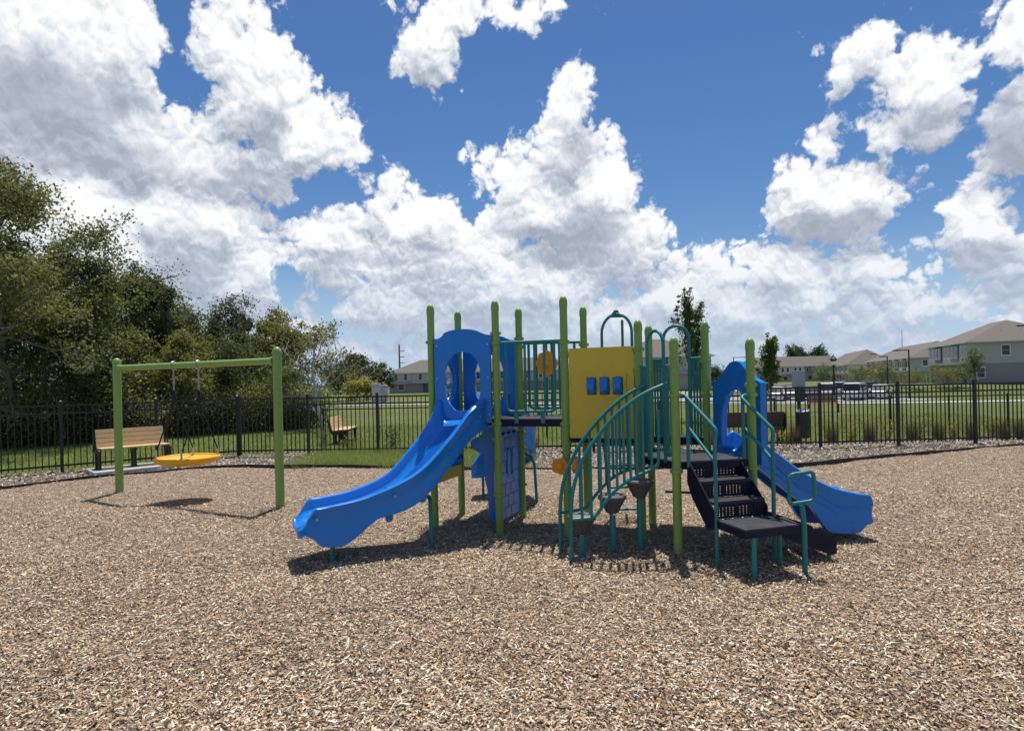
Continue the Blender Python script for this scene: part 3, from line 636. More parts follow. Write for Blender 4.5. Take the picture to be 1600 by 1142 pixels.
# --- right-hand slide
p3_ = [(2.36, 6.80, DK3+.01), (2.56, 6.80, DK3-.005), (2.80, 6.81, .745), (3.12, 6.83, .50), (3.42, 6.86, .335), (3.70, 6.90, .255), (3.90, 6.93, .225)]
sl3 = slide(p3_, 90, lambda s: .23*(.25+.75*float(S(s, .0, .17)))*(1-.35*float(S(s, .95, 1.0)))+.01, lambda s, z: max(.05, .10+.012*math.sin(s*18)+float(S(s, .52, .66))*(1-float(S(s, .84, .92)))*max(0, z-.17))*(1-.4*float(S(s, .93, 1))), .225, 'slide')
sl3['label'] = 'shorter blue slide running down to the right'
for off, zz, s0_, s1_ in ((-.012, -.02, .18, .74), (-.012, .06, .30, .9)):
    Q = catmull(p3_, 48); pts = []
    for i in range(int(s0_*48), int(s1_*48)):
        t = Q[i+1]-Q[i-1]; t.z = 0; t.normalize(); c = Vector((t.y, -t.x, 0)); pts.append(Q[i]+c*(.225+.030)+Z*(zz+.02*math.sin(i*.5)))
    MB().tube(pts, .008, 6).build('moulded_line', M_['blue'], sl3)
hj, hk = J_+Vector((.10, -.03, 0)), K_+Vector((.13, 0, 0))
out3 = [(.0, .86), (1.0, .86), (1.0, 1.72), (.96, 1.74), (.88, 1.76), (.78, 1.82), (.68, 1.90), (.60, 1.95), (.50, 1.965), (.40, 1.95), (.32, 1.90), (.22, 1.82), (.12, 1.76), (.04, 1.74), (0, 1.72)]
hole3 = [(.22, .99), (.18, 1.10), (.19, 1.30), (.22, 1.46), (.30, 1.58), (.40, 1.65), (.5, 1.67), (.60, 1.65), (.70, 1.58), (.78, 1.46), (.81, 1.30), (.82, 1.10), (.78, .99)]
hd3 = hood(hj, hk, 0, 0, 'slide_hood', out3, [hole3], thick=.075)
u3 = flat(hk-hj, 0); L3 = u3.length; u3.normalize(); o3 = flat(hj, 0)-u3.cross(Z)*-.0
MB().tube([o3+u3*(a*L3)+Z*b+u3.cross(Z)*.03 for a, b in hole3], .022, 8, closed=True).build('opening_rim', M_['blue'], hd3)
# --- barriers
def bars(p, q, zt, zb, n, r=.0155, ends=(0.0, 0.0), name='barrier', low=True, stub=True):
    d = q-p; a, b = p+d.normalized()*.05, q-d.normalized()*.05
    root = MB().tube([flat(a, zt), flat(b, zt)], .021, 10).build(name, M_['teal'], PS)
    l, rr = a.lerp(b, .10), a.lerp(b, .90)
    MB().tube(fillet([flat(l, zt), flat(l, zb), flat(rr, zb), flat(rr, zt)], .07), .0185, 10).build('lower_rail', M_['teal'], root)
    for k in range(n):
        c = l.lerp(rr, (k+1)/(n+1)); MB().tube([flat(c, zb), flat(c, zt)], r, 8).build('baluster', M_['teal'], root)
    if stub:
        for f in (.2, .75): c = l.lerp(rr, f); MB().box(flat(c, zb-.06)+Vector((0, -.004, 0)), (.05, .012, .16), q-p).build('bracket', M_['teal'], root)
    return root
bars(C, E, 2.26, 1.43, 4); bars(D, F, 2.30, 1.43, 5)
# orange spinner panel on the far barrier
dd = (F-D).normalized(); sp = flat(D.lerp(F, .42), 2.02)+Vector((0, -.05, 0))
pet = [((.140+.010*math.cos(8*a))*math.cos(a), (.170+.010*math.cos(8*a))*math.sin(a)) for a in np.linspace(0, 2*math.pi, 49)[:-1]]
so_ = MB().plate(pet, [], sp, dd, .035).build('spinner_panel', M_['orange'], PS)
MB().tube([sp+Z*.30-Vector((0, -.03, 0)), sp-Z*.62-Vector((0, -.03, 0))], .014, 8).build('spindle', M_['teal'], so_)
MB().lathe(sp+Vector((0, -.02, 0)), [(.05, 0), (.045, .02), (.02, .03)], 14, axis=(0, -1, 0)).build('hub', M_['orange'], so_)
# --- yellow roller panel
u4 = flat(G_-E, 0); L4 = u4.length; u4.normalize(); n4 = u4.cross(Z)
fr0, fr1 = L4*.26, L4*.84
yp = MB().plate([(.055, 1.12), (L4-.055, 1.12), (L4-.055, 2.16), (.055, 2.16)], [[(L4*.30+k*L4*.185, 1.645) for k in ()] or [(fr0+.03, 1.61), (fr1-.03, 1.61), (fr1-.03, 1.83), (fr0+.03, 1.83)]], flat(E, 0), u4, .028).build('activity_panel', M_['yellow'], PS)
wins = [[(fr0+.045+k*.152, 1.618), (fr0+.045+k*.152+.115, 1.618), (fr0+.045+k*.152+.115, 1.822), (fr0+.045+k*.152, 1.822)] for k in range(3)]
MB().plate([(fr0, 1.585), (fr1, 1.585), (fr1, 1.855), (fr0, 1.855)], wins, flat(E, 0)+n4*.022, u4, .014).build('roller_frame', M_['yellow'], yp)
for k in range(3):
    c = flat(E, 1.72)+u4*(fr0+.045+k*.152+.0575)
    MB().lathe(c-u4*.050, [(.075, 0), (.096, .012), (.103, .035), (.103, .065), (.096, .088), (.075, .10)], 20, axis=u4).build('roller', M_['blue'], yp)
MB().box(flat(E, 1.72)+u4*((fr0+fr1)/2)-n4*.075, (fr1-fr0-.02, .10, .25), u4).build('roller_backing', M_['yellow'], yp)  # added backing box, stops light showing through around the rollers
for a, b in ((fr0+.012, 1.597), (fr1-.012, 1.597), (fr0+.012, 1.843), (fr1-.012, 1.843), ((fr0+fr1)/2, 1.597), ((fr0+fr1)/2, 1.843)):
    MB().lathe(flat(E, b)+u4*a+n4*.028, [(.008, 0), (.007, .005), (.003, .007)], 8, axis=n4).build('bolt', M_['steel'], yp)
for z in (1.20, 2.08):
    for e_ in (.04, L4-.04): MB().box(flat(E, z)+u4*e_, (.06, .02, .05), u4).build('panel_bracket', M_['green'], yp)
# orange flower on the post
for dx, dy, px in ((-.085, -.06, 0), (.10, .02, 1)):
    c = Vector((E.x+dx, E.y+dy, .80)); fl = [((.094+.010*math.cos(5*a+.6))*math.cos(a), (.094+.010*math.cos(5*a+.6))*math.sin(a)) for a in np.linspace(0, 2*math.pi, 41)[:-1]]
    fo_ = MB().plate(fl, [], c, Vector((1, 0, 0)) if px == 0 else Vector((.3, 1, 0)), .05).build('flower_knob', M_['orange'], PS)
    if px == 0: MB().lathe(c+Vector((0, -.024, 0)), [(.045, 0), (.04, .015), (.02, .024)], 14, axis=(0, -1, 0)).build('flower_centre', M_['orange'], fo_)
# --- arch and rung climber at the back of the middle deck
aL, aR = at(941, 560, F.y-.1), at(988, 560, F.y-.35); zt_ = at(963, 489, F.y-.2).z
m_ = (aL+aR)/2
arp = [flat(aL, DK2)]+[flat(aL, zt_-.26)]+[flat(m_+(aL-m_)*math.cos(R(a)), zt_-.26+.24*math.sin(R(a))) for a in range(12, 180, 12)]+[flat(aR, zt_-.26), flat(aR, DK2)]
ar = MB().tube(arp, .019, 10).build('climber_arch', M_['teal'], PS)
MB().prism([flat(m_, zt_-.06)+Vector((-.09, 0, 0)), flat(m_, zt_-.06)+Vector((.09, 0, 0)), flat(m_, zt_+.035)+Vector((.02, 0, 0)), flat(m_, zt_+.035)+Vector((-.02, 0, 0))], Vector((0, .03, 0))).build('arch_gusset', M_['teal'], ar)
MB().tube([at(972, 500, F.y+.25), flat(at(972, 500, F.y+.25), DK2-.1)], .019, 10).build('handle_bar', M_['teal'], ar)
lb = ground(977, 808); 
for s in (-.20, .20):
    MB().tube([flat(m_, DK2)+Vector((s, .03, 0)), lb+Vector((s*.9, 0, -.05))], .019, 8).build('climber_leg', M_['teal'], PS)
for k in range(4):
    c = (flat(m_, DK2)+Vector((0, .03, 0))).lerp(lb, .16+.25*k); MB().tube([c-Vector((.20, 0, 0)), c+Vector((.20, 0, 0))], .016, 8).build('rung', M_['teal'], PS)
# --- arched gates on the low deck
def arch_gate(p, q, f0, f1, zt, zr, zb, nl, nr):
    a, b = p.lerp(q, f0), p.lerp(q, f1); m2 = (a+b)/2; rr = min(.17, (b-a).length*.5)
    pts = [flat(a, zb), flat(a, zt-rr)]+[flat(m2+(a-m2)*math.cos(R(t)), zt-rr+rr*math.sin(R(t))) for t in range(12, 180, 12)]+[flat(b, zt-rr), flat(b, zb)]
    root = MB().tube(pts, .019, 10).build('arch_gate', M_['teal'], PS)
    for (c, d_, n) in ((p, a, nl), (b, q, nr)):
        dv = (d_-c).normalized(); s, e = (c+dv*.05, d_) if c is p else (c, d_-dv*.05)
        MB().tube([flat(s, zr), flat(e, zr)], .018, 8).build('side_rail', M_['teal'], root)
        if (e-s).length > .06:
            i1, i2 = s.lerp(e, .12), s.lerp(e, .88)
            MB().tube(fillet([flat(i1, zr), flat(i1, zb+.08), flat(i2, zb+.08), flat(i2, zr)], .05), .0145, 8).build('side_loop', M_['teal'], root)
            for k in range(n): c3 = i1.lerp(i2, (k+1)/(n+1)); MB().tube([flat(c3, zb+.08), flat(c3, zr)], .0135, 8).build('baluster', M_['teal'], root)
    return root
arch_gate(G_, I_, .26, .72, 2.30, 1.92, DK3-.02, 1, 1)
arch_gate(H_, J_, .27, .72, 2.42, 2.02, DK3+.06, 2, 2)
# --- stepping pods with curved rails
def interp(c, x): 
    c = sorted(c); return float(np.interp(x, [a for a, b in c], [b for a, b in c]))
pods = [(909, 6.33, .385), (957, 6.40, .575), (1000, 6.42, .725)]
for px, Y, zt2 in pods:
    X = at(px, 800, Y).x; 
    leg = MB().lathe((X, Y, -.05), [(.033, 0), (.033, zt2-.20), (.028, zt2-.16)], 14).build('pod_leg', M_['teal'], PS)
    pod = MB().lathe((X, Y, zt2-.185), [(.050, 0), (.058, .006), (.078, .05), (.125, .135), (.148, .15), (.150, .178), (.143, .183)], 24).build('stepping_pod', M_['pod'], PS)
    MB().lathe((X, Y, zt2-.001), [(.140, -.003), (.138, .004), (.12, .006)], 24).build('pod_tread', M_['podtop'], pod)
    for k in range(10):
        a = 2*math.pi*k/10; dv = Vector((math.cos(a), math.sin(a), 0)); MB().tube([Vector((X, Y, zt2-.18))+dv*.060, Vector((X, Y, zt2-.135))+dv*.080, Vector((X, Y, zt2-.05))+dv*.127], .006, 5).build('pod_rib', M_['pod'], pod)
def curved_rail(up, lo, base, Yf, xs_, topY):
    U = [at(x, y, Yf(x)) for x, y in up]; U = catmull(U, 40)+[flat(U[-1], .4), flat(U[-1], -.05)]
    root = MB().tube(U, .0195, 10).build('curved_handrail', M_['teal'], PS)
    Lp = [at(x, y, Yf(x)) for x, y in lo]; MB().tube(fillet(Lp, .06), .017, 8).build('lower_rail', M_['teal'], root)
    for x in xs_:
        Y = Yf(x); a, b = at(x, interp(up, x), Y), at(x, interp(lo, x), Y); MB().tube([flat(a, a.z), flat(a, b.z)], .0145, 8).build('baluster', M_['teal'], root)
    return root
upF = [(1042, 599), (1010, 613), (985, 629), (960, 650), (938, 676), (918, 704), (904, 735), (895, 768), (892, 805)]
loF = [(1029, 640), (1029, 726), (1016, 735), (997, 742), (975, 755), (958, 769), (943, 788), (929, 809), (893, 812)]
upB = [(1008, 601), (985, 613), (962, 630), (938, 653), (918, 677), (901, 703), (887, 733), (878, 765), (875, 800)]
loB = [(1003, 640), (1003, 724), (990, 732), (970, 738), (956, 747), (942, 760), (928, 776), (914, 795), (876, 801)]
YF = lambda x: 6.14+.10*(x-893)/147.0
YB = lambda x: 6.56+.10*(x-875)/130.0
curved_rail(upF, loF, None, YF, [908, 922, 937, 950, 962, 973, 983, 993, 1003, 1016], 0)
curved_rail(upB, loB, None, YB, [890, 905, 921, 934, 945, 956, 967, 979, 991], 0)
# --- steps down the front
s0 = Vector((1.79, 6.20, 0)); dv = Vector((.28, -.96, 0)); wv = Vector((.96, .28, 0)); SW = .58
def sp_(a, b, z): return flat(s0+dv*a+wv*b, z)
stp = MB().prism([sp_(.40, 0, .355), sp_(.40, SW, .355), sp_(.86, SW, .355), sp_(.86, 0, .355)], Z*.07).build('landing', M_['deck'], PS)
MB().prism([sp_(.41, .012, .427), sp_(.41, SW-.012, .427), sp_(.85, SW-.012, .427), sp_(.85, .012, .427)], Z*.005).build('landing_tread', M_['decktop'], stp)
stairs = MB()
stairs_o = MB().prism([sp_(-.02, -.018, .93), sp_(.0, -.018, .95), sp_(.42, -.018, .52), sp_(.42, -.018, .34), sp_(.30, -.018, .34), sp_(.06, -.018, .58), sp_(-.02, -.018, .72)], wv*.016).build('staircase', M_['deck'], PS)
MB().prism([sp_(-.02, SW+.002, .93), sp_(.0, SW+.002, .95), sp_(.42, SW+.002, .52), sp_(.42, SW+.002, .34), sp_(.30, SW+.002, .34), sp_(.06, SW+.002, .58), sp_(-.02, SW+.002, .72)], wv*.016).build('stringer', M_['deck'], stairs_o)
for k, (a0, a1, z) in enumerate(((0.0, .20, .762), (.20, .40, .595))):
    t_ = MB().prism([sp_(a0, .002, z-.03), sp_(a0, SW-.002, z-.03), sp_(a1, SW-.002, z-.03), sp_(a1, .002, z-.03)], Z*.03).build('tread', M_['decktop'], stairs_o)
for a, z0, z1 in ((.002, .765, .925), (.202, .598, .732), (.402, .432, .565)):
    nx, nz = 13, 5; holes = []
    for i in range(nx):
        if 5 <= i <= 5: continue
        for j in range(nz):
            cx, cz_ = .06+i*(SW-.12)/(nx-1), z0+.03+(z1-z0-.06)*j/(nz-1)
            holes.append([(cx+.0065*math.cos(q), cz_+.0065*math.sin(q)) for q in (0, math.pi/3, 2*math.pi/3, math.pi, 4*math.pi/3, 5*math.pi/3)])
    MB().plate([(.004, z0), (SW-.004, z0), (SW-.004, z1), (.004, z1)], holes, flat(s0+dv*a, 0), wv, .005).build('perforated_riser', M_['deck'], stairs_o)
def tubeP(pts, r, name, par=None, f=.06):
    return MB().tube(fillet(pts, f), r, 10).build(name, M_['teal'], par or PS)
b1 = ground(1121, 883); t1 = at(1120, 672, b1.y)
hr = tubeP([at(1056, 618, 6.2), at(1068, 616, 6.2), t1, flat(b1, t1.z-.10), flat(b1, -.05)], .0195, 'stair_handrail')
tubeP([at(1073, 620, 6.18), at(1076, 730, 6.18)], .018, 'upright', hr); tubeP([at(1075, 667, 6.18), at(1118, 723, b1.y)], .0165, 'mid_rail', hr)
b2 = ground(1211, 875); t2 = at(1209, 672, b2.y)
hr = tubeP([at(1180, 616, 6.33), at(1156, 619, 6.30), t2, flat(b2, t2.z-.10), flat(b2, -.05)], .0195, 'stair_handrail')
tubeP([at(1160, 620, 6.30), at(1163, 716, 6.30)], .018, 'upright', hr); tubeP([at(1163, 668, 6.30), at(1207, 718, b2.y)], .0165, 'mid_rail', hr)
b3 = ground(1258, 893); top3 = at(1253, 790, b3.y); Y3 = b3.y
loop = [at(1233, 742, Y3), at(1233, 788, Y3), at(1273, 782, Y3), at(1271, 736, Y3)]
lp2 = [loop[0].lerp(loop[3], .5)]+[loop[3], loop[2], loop[1], loop[0]]+[loop[0].lerp(loop[3], .5)]
gr = MB().tube(fillet(lp2, .05)[:-1], .0185, 10, closed=True).build('grab_loop', M_['teal'], PS)
MB().tube([flat(b3, -.05), flat(b3, .42), top3], .024, 10).build('grab_post', M_['teal'], gr)
for g_ in (ground(1179, 903), ground(1219, 879)): MB().tube([flat(g_, -.05), flat(g_, .36)], .022, 10).build('landing_leg', M_['teal'], PS)
# transfer steps to the right of the landing
e0 = sp_(.52, SW, 0); ed_ = (ground(1308, 874)-e0); ed_.z = 0; Lr = ed_.length; ed_.normalize(); en = Vector((-ed_.y, ed_.x, 0))
ts = MB().prism([flat(e0, .43), flat(e0+ed_*.04, .43), flat(e0+ed_*(Lr-.03), .235), flat(e0+ed_*Lr, .21), flat(e0+ed_*Lr, .06), flat(e0+ed_*(Lr-.05), .045), flat(e0, .26)], en*.016).build('transfer_step', M_['deck'], PS)
e1 = e0+en*.42
MB().prism([flat(e1, .43), flat(e1+ed_*.04, .43), flat(e1+ed_*(Lr-.03), .235), flat(e1+ed_*Lr, .21), flat(e1+ed_*Lr, .06), flat(e1+ed_*(Lr-.05), .045), flat(e1, .26)], en*.016).build('stringer', M_['deck'], ts)
for f0, f1, z in ((.08, .5, .30), (.52, .96, .17)):
    MB().prism([flat(e0+ed_*(Lr*f0)+en*.018, z), flat(e0+ed_*(Lr*f1)+en*.018, z), flat(e1+ed_*(Lr*f1)-en*.002, z), flat(e1+ed_*(Lr*f0)-en*.002, z)], Z*.03).build('tread', M_['decktop'], ts)
MB().tube([flat(e0+ed_*(Lr-.06)+en*.03, -.05), flat(e0+ed_*(Lr-.06)+en*.03, .12)], .018, 8).build('foot', M_['teal'], ts)
MB().tube([at(1040, 768, 6.75), at(1090, 770, 6.6)], .014, 8).build('brace_rod', M_['teal'], PS)
for i_ in range(5):
    f = .12+.19*i_; c = sp_(.44, SW*f, .434); MB().lathe(c, [(.010, 0), (.009, .004), (.004, .006)], 8).build('bolt', M_['steel'], stp)
# ------------------------------------------------------------------ swing frame
SWL, SWR = ground(187, 770), ground(438, 793)
SF = thing('swing_frame', 'green steel swing frame with two posts and a crossbeam, left of the slides', 'swing frame', SWL)
for p, h, lab in ((SWL, 2.33, 0), (SWR, 2.36, 1)):
    po = MB().lathe((p.x, p.y, -.05), [(.064, 0), (.064, h-.02)], 22).build('post', M_['green'], SF)
    MB().lathe((p.x, p.y, h-.09), [(.067, 0), (.070, .012), (.070, .035), (.066, .06), (.052, .09), (.028, .108), (.004, .113)], 22).build('cap', M_['green'], po)
bd = (SWR-SWL); bd.z = 0; bl = bd.length; bd.normalize(); ZB = 2.175
bm_ = MB().tube([flat(SWL+bd*.06, ZB), flat(SWR-bd*.06, ZB)], .052, 18).build('crossbeam', M_['green'], SF)
for p, s in ((SWL, 1), (SWR, -1)):
    MB().lathe(flat(p+bd*(s*.062), ZB), [(.066, 0), (.064, .03), (.055, .06)], 18, axis=bd*s).build('beam_socket', M_['green'], SF)
    for z in (-.05, .05): MB().lathe(flat(p+bd*(s*.10), ZB+z), [(.010, -.012), (.010, .012)], 8, axis=(bd.cross(Z))).build('bolt', M_['steel'], SF)
sc_ = at(299, 712, 9.85); sc_.z = 0
def on_beam(px):
    best = min(np.linspace(0, 1, 400), key=lambda t: abs(((SWL+(SWR-SWL)*t).x/(SWL+(SWR-SWL)*t).y)*FPX - (px-800-.5))); return flat(SWL.lerp(SWR, best), ZB)
h1, h2 = on_beam(272), on_beam(311)
mid = (h1+h2)/2
DS = thing('disc_swing', 'yellow round saucer swing hanging from the green crossbeam', 'swing', (mid.x, mid.y, 0)); 
ZS = .66; cs = Vector((mid.x, mid.y, ZS))
for h in (h1, h2): MB().tube([h+(bd.cross(Z)*math.cos(a)+Z*math.sin(a))*.060 for a in np.linspace(0, 2*math.pi, 17)[:-1]], .013, 8, closed=True).build('hanger_clamp', M_['steel'], DS)
MB().lathe((cs.x, cs.y, ZS-.10), [(.20, 0), (.34, .012), (.44, .045), (.478, .085), (.482, .105), (.468, .122), (.44, .118), (.36, .085), (.20, .062), (.004, .056)], 40).build('saucer_seat', M_['seat'], DS)
MB().tube([cs+Vector((.46*math.cos(a), .46*math.sin(a), .018)) for a in np.linspace(0, 2*math.pi, 41)[:-1]], .022, 8, closed=True).build('seat_rim', M_['seat'], DS)
perp = bd.cross(Z)
for h in (h1, h2):
    pt = h-Z*.42
    for k in range(9):
        c = h-Z*(.07+k*.042); ax_ = bd if k % 2 else perp
        MB().tube([c+ax_*(.011*math.cos(a))+Z*(.026*math.sin(a)) for a in np.linspace(0, 2*math.pi, 9)[:-1]], .005, 5, closed=True).build('chain_link', M_['steel'], DS)
    MB().lathe(pt-Z*.20, [(.014, 0), (.026, .03), (.028, .17), (.014, .21)], 10).build('rope_sleeve', M_['rope'], DS)
    for s in (-1, 1):
        side = -1 if h is h1 else 1
        an = cs+bd*(side*.30)+perp*(s*.33)+Z*.03
        MB().tube([pt-Z*.16, an+Z*.09], .011, 8).build('rope', M_['rope'], DS)
        MB().lathe(an-Z*.02, [(.012, 0), (.016, .05), (.016, .13), (.010, .16)], 8).build('rope_ferrule', M_['steel'], DS)
# ------------------------------------------------------------------ benches
def bench(name, label, pos, face, length, smat, legs=3, back=True, name_slat='slat', group=None):
    """pos: ground centre of the seat, face: direction the sitter looks"""
    f = Vector((face[0], face[1], 0)).normalized(); a = Vector((f.y, -f.x, 0)) * -1; pos = Vector((pos[0], pos[1], pos[2] if len(pos) > 2 else 0))
    t = thing(name, label, 'bench', pos, group)
    def P(x, d, z): return pos+a*x+f*d+Z*z
    for k in range(legs):
        x = (-.5+k/(legs-1))*(length+.03)
        pr = [(.16, 0), (.23, 0), (.23, .30), (.26, .40), (.24, .425), (-.20, .405), (-.31, .80), (-.345, .80), (-.27, .38), (-.19, .34), (.14, .34)] if k in (0, legs-1) else [(.02, 0), (.15, 0), (.13, .34), (.24, .40), (.24, .42), (-.20, .405), (-.24, .38), (-.10, .34), (.03, .32)]
        pr2 = [(-.16, 0), (-.06, 0), (-.05, .30), (.06, .37), (-.22, .37), (-.17, .28)]
        lg = MB().prism([P(x-.028, d, z) for d, z in pr], a*.056).build('end_frame', M_['black'], t)
        MB().prism([P(x-.027, d, z) for d, z in pr2], a*.054).build('leg', M_['black'], lg)
        MB().cbox(P(x, 0.04, .006), (.11, .34, .012), .004, a).build('foot_plate', M_['black'], lg)
    for k in range(4):
        MB().cbox(P(0, -.145+k*.122, .437+.004*k), (length, .108, .036), .008, a).build(name_slat, smat, t)
    if back:
        up = Vector(-f*.27+Z).normalized(); fw = a.cross(up)
        for k in range(4):
            c = P(0, -.205, .46)+up*(.045+k*.102)
            m2 = MB(); x, y, z = length/2, .018, .047
            m2.box(c, (length, .034, .092), a, up); m2.build(name_slat, smat, t)
    return t
cb = (ground(160, 738)+ground(258, 728))/2; bdv = (ground(258, 728)-ground(160, 738)).normalized(); fc = Vector((bdv.y, -bdv.x, 0))
bench('park_bench', 'tan slatted park bench on concrete slab behind the saucer swing', (cb.x+fc.x*-.06, cb.y+fc.y*-.06, .075), fc, 1.34, M_['slat'])
sb_ = MB().cbox((cb.x+.05, cb.y-.02, .005), (1.75, .95, .14), .012, bdv).build('bench_slab', M_['concrete']); tag(sb_, 'pale concrete slab under the tan park bench', 'slab')
bench('park_bench', 'tan slatted bench seen end-on beyond the fence, left of the wide slide', (*ground(538, 689)[:2], -.04), (.96, .05), 1.5, M_['slat'])
pb3 = at(1170, 690, 16.75); bench('park_bench', 'dark brown slatted bench beyond the fence behind the right slide', (pb3.x, 16.9, -.04), (.06, 1), 1.85, M_['slat2'])
pb4 = at(1286, 641, 29.5); bench('park_bench', 'reddish slatted bench far out on the lawn near the parked cars', (pb4.x, 29.5, -.05), (-.35, -1), 1.25, M_['slat3'], legs=2)
# ------------------------------------------------------------------ metal fence
def fence(name, label, pts, group=None):
    t = thing(name, label, 'fence', (pts[0][0], pts[0][1], 0))
    pm = MB().box((0, 0, .77), (.021, .021, 1.40)).mesh('picket', M_['black']); pom = None
    pom = MB().box((0, 0, .755), (.064, .064, 1.60)).lathe((0, 0, 1.555), [(.044, 0), (.044, .012), (.004, .04)], 4, sm=False).mesh('post', M_['black'])
    for (x0, y0), (x1, y1) in zip(pts[:-1], pts[1:]):
        a, b = Vector((x0, y0, 0)), Vector((x1, y1, 0)); L_ = (b-a).length; d = (b-a)/L_; npan = max(1, round(L_/1.83)); w = L_/npan; ang = math.atan2(d.y, d.x)
        for k in range(npan+1):
            if k == 0 and (x0, y0) != pts[0]: continue
            o = bpy.data.objects.new('post', pom); link(o, t); o.location = a+d*(k*w)-base_of(t); o.rotation_euler.z = ang
        for k in range(npan):
            c = a+d*((k+.5)*w)
            for z, hh in ((1.475, .040), (1.30, .040), (.135, .040)): MB().box(c+Z*z, (w-.054, .030, hh), d).build('rail', M_['black'], t)
            n = int(round(w/.113))
            for j in range(1, n):
                o = bpy.data.objects.new('picket', pm); link(o, t); o.location = a+d*(k*w+j*w/n)-base_of(t); o.rotation_euler.z = ang
    return t
fence('metal_fence', 'black metal picket fence run behind the tan bench and swing', [(-13.03, 11.33), (-7.2, 15.9)])
fence('metal_fence', 'long black metal picket fence run behind the play structure', [(-7.14, 15.895), (7.5, 14.85), (15.4, 15.28)])
# low chain-link fence of the dog run behind it
CL = thing('chain_link_fence', 'low black chain-link fence behind the metal picket fence', 'fence', (-6.2, 19.9, 0))
ca, cb_ = Vector((-6.2, 19.9, 0)), Vector((17.5, 19.2, 0)); cd = (cb_-ca).normalized(); cl = (cb_-ca).length
for k in range(14):
    p = ca+cd*(cl*k/13); MB().lathe((p.x, p.y, -.1), [(.030, 0), (.030, 1.14), (.02, 1.165)], 10).build('post', M_['black'], CL)
MB().tube([flat(ca, 1.0), flat(cb_, 1.0)], .02, 8).build('top_rail', M_['black'], CL)
mbw = MB(); st_ = .11; n = int(cl/st_)
for k in range(-9, n):
    for s in (1, -1):
        x0 = k*st_ if s > 0 else k*st_+1.0; x1 = x0+s*1.0; z0, z1 = .0, 1.0
        if x0 < 0 or x1 < 0 or x0 > cl or x1 > cl: continue
        p, q = ca+cd*x0+Z*z0, ca+cd*x1+Z*z1; w = Vector((0, 0, .0019)); v = Vector((0, .0019*s, 0))
        mbw.add([p-w, p+w, q+w, q-w], [(0, 1, 2, 3)])
tag(mbw.build('wire_mesh', M_['black'], CL), kind='stuff')
# ------------------------------------------------------------------ waste station and sign behind the fence
wp = at(1249, 690, 16.35); wp.z = 0
M_['dkgreen'] = mat('dark_green_enamel', (.012, .055, .050), .5, .15, 5); M_['signback'] = mat('sign_back', (.34, .37, .40), .5, .08, 3)
WS = thing('waste_station', 'dark green pet waste station with bin and sign beyond the fence', 'waste station', wp)
MB().box(wp+Z*.92, (.055, .055, 1.9)).build('post', M_['black'], WS)
sg = MB().cbox(wp+Vector((0, -.036, 1.68)), (.36, .012, .44), .004).build('sign_plate', M_['signback'], WS)
MB().cbox(wp+Vector((0, -.08, 1.27)), (.22, .10, .40), .015).build('bag_dispenser', M_['dkgreen'], WS)
bn = MB().lathe(wp+Vector((0, -.22, .12)), [(.15, 0), (.165, .02), (.165, .66), (.17, .67), (.17, .70)], 20).build('bin', M_['dkgreen'], WS)
MB().lathe(wp+Vector((0, -.22, .825)), [(.175, 0), (.175, .02), (.12, .045), (.01, .05)], 20, axis=(-.12, -.1, 1)).build('bin_lid', M_['trim'], bn)
# ------------------------------------------------------------------ trees
LEAF = {'oak': leaf_mat('oak_leaf', [(0.064, 0.080, 0.028), (0.134, 0.147, 0.049), (0.192, 0.194, 0.073), (0.102, 0.115, 0.040), (0.243, 0.224, 0.108)], .44, .05),
        'dark': leaf_mat('dark_leaf', [(0.044, 0.062, 0.028), (0.084, 0.106, 0.043), (0.134, 0.147, 0.059), (0.067, 0.085, 0.034)], .40, .05),
        'olive': leaf_mat('olive_leaf', [(0.109, 0.123, 0.037), (0.192, 0.194, 0.061), (0.250, 0.230, 0.089), (0.147, 0.153, 0.049)], .46, .04),
        'maple': leaf_mat('maple_leaf', [(0.067, 0.106, 0.037), (0.122, 0.171, 0.061), (0.179, 0.224, 0.086), (0.092, 0.132, 0.046)], .44, .05),
        'yellow': leaf_mat('yellow_leaf', [(0.154, 0.165, 0.038), (0.282, 0.259, 0.077), (0.435, 0.341, 0.115), (0.192, 0.201, 0.054)], .42, .04),
        'pine': leaf_mat('pine_needle', [(0.044, 0.062, 0.040), (0.077, 0.099, 0.061), (0.109, 0.130, 0.080)], .3, .03)}
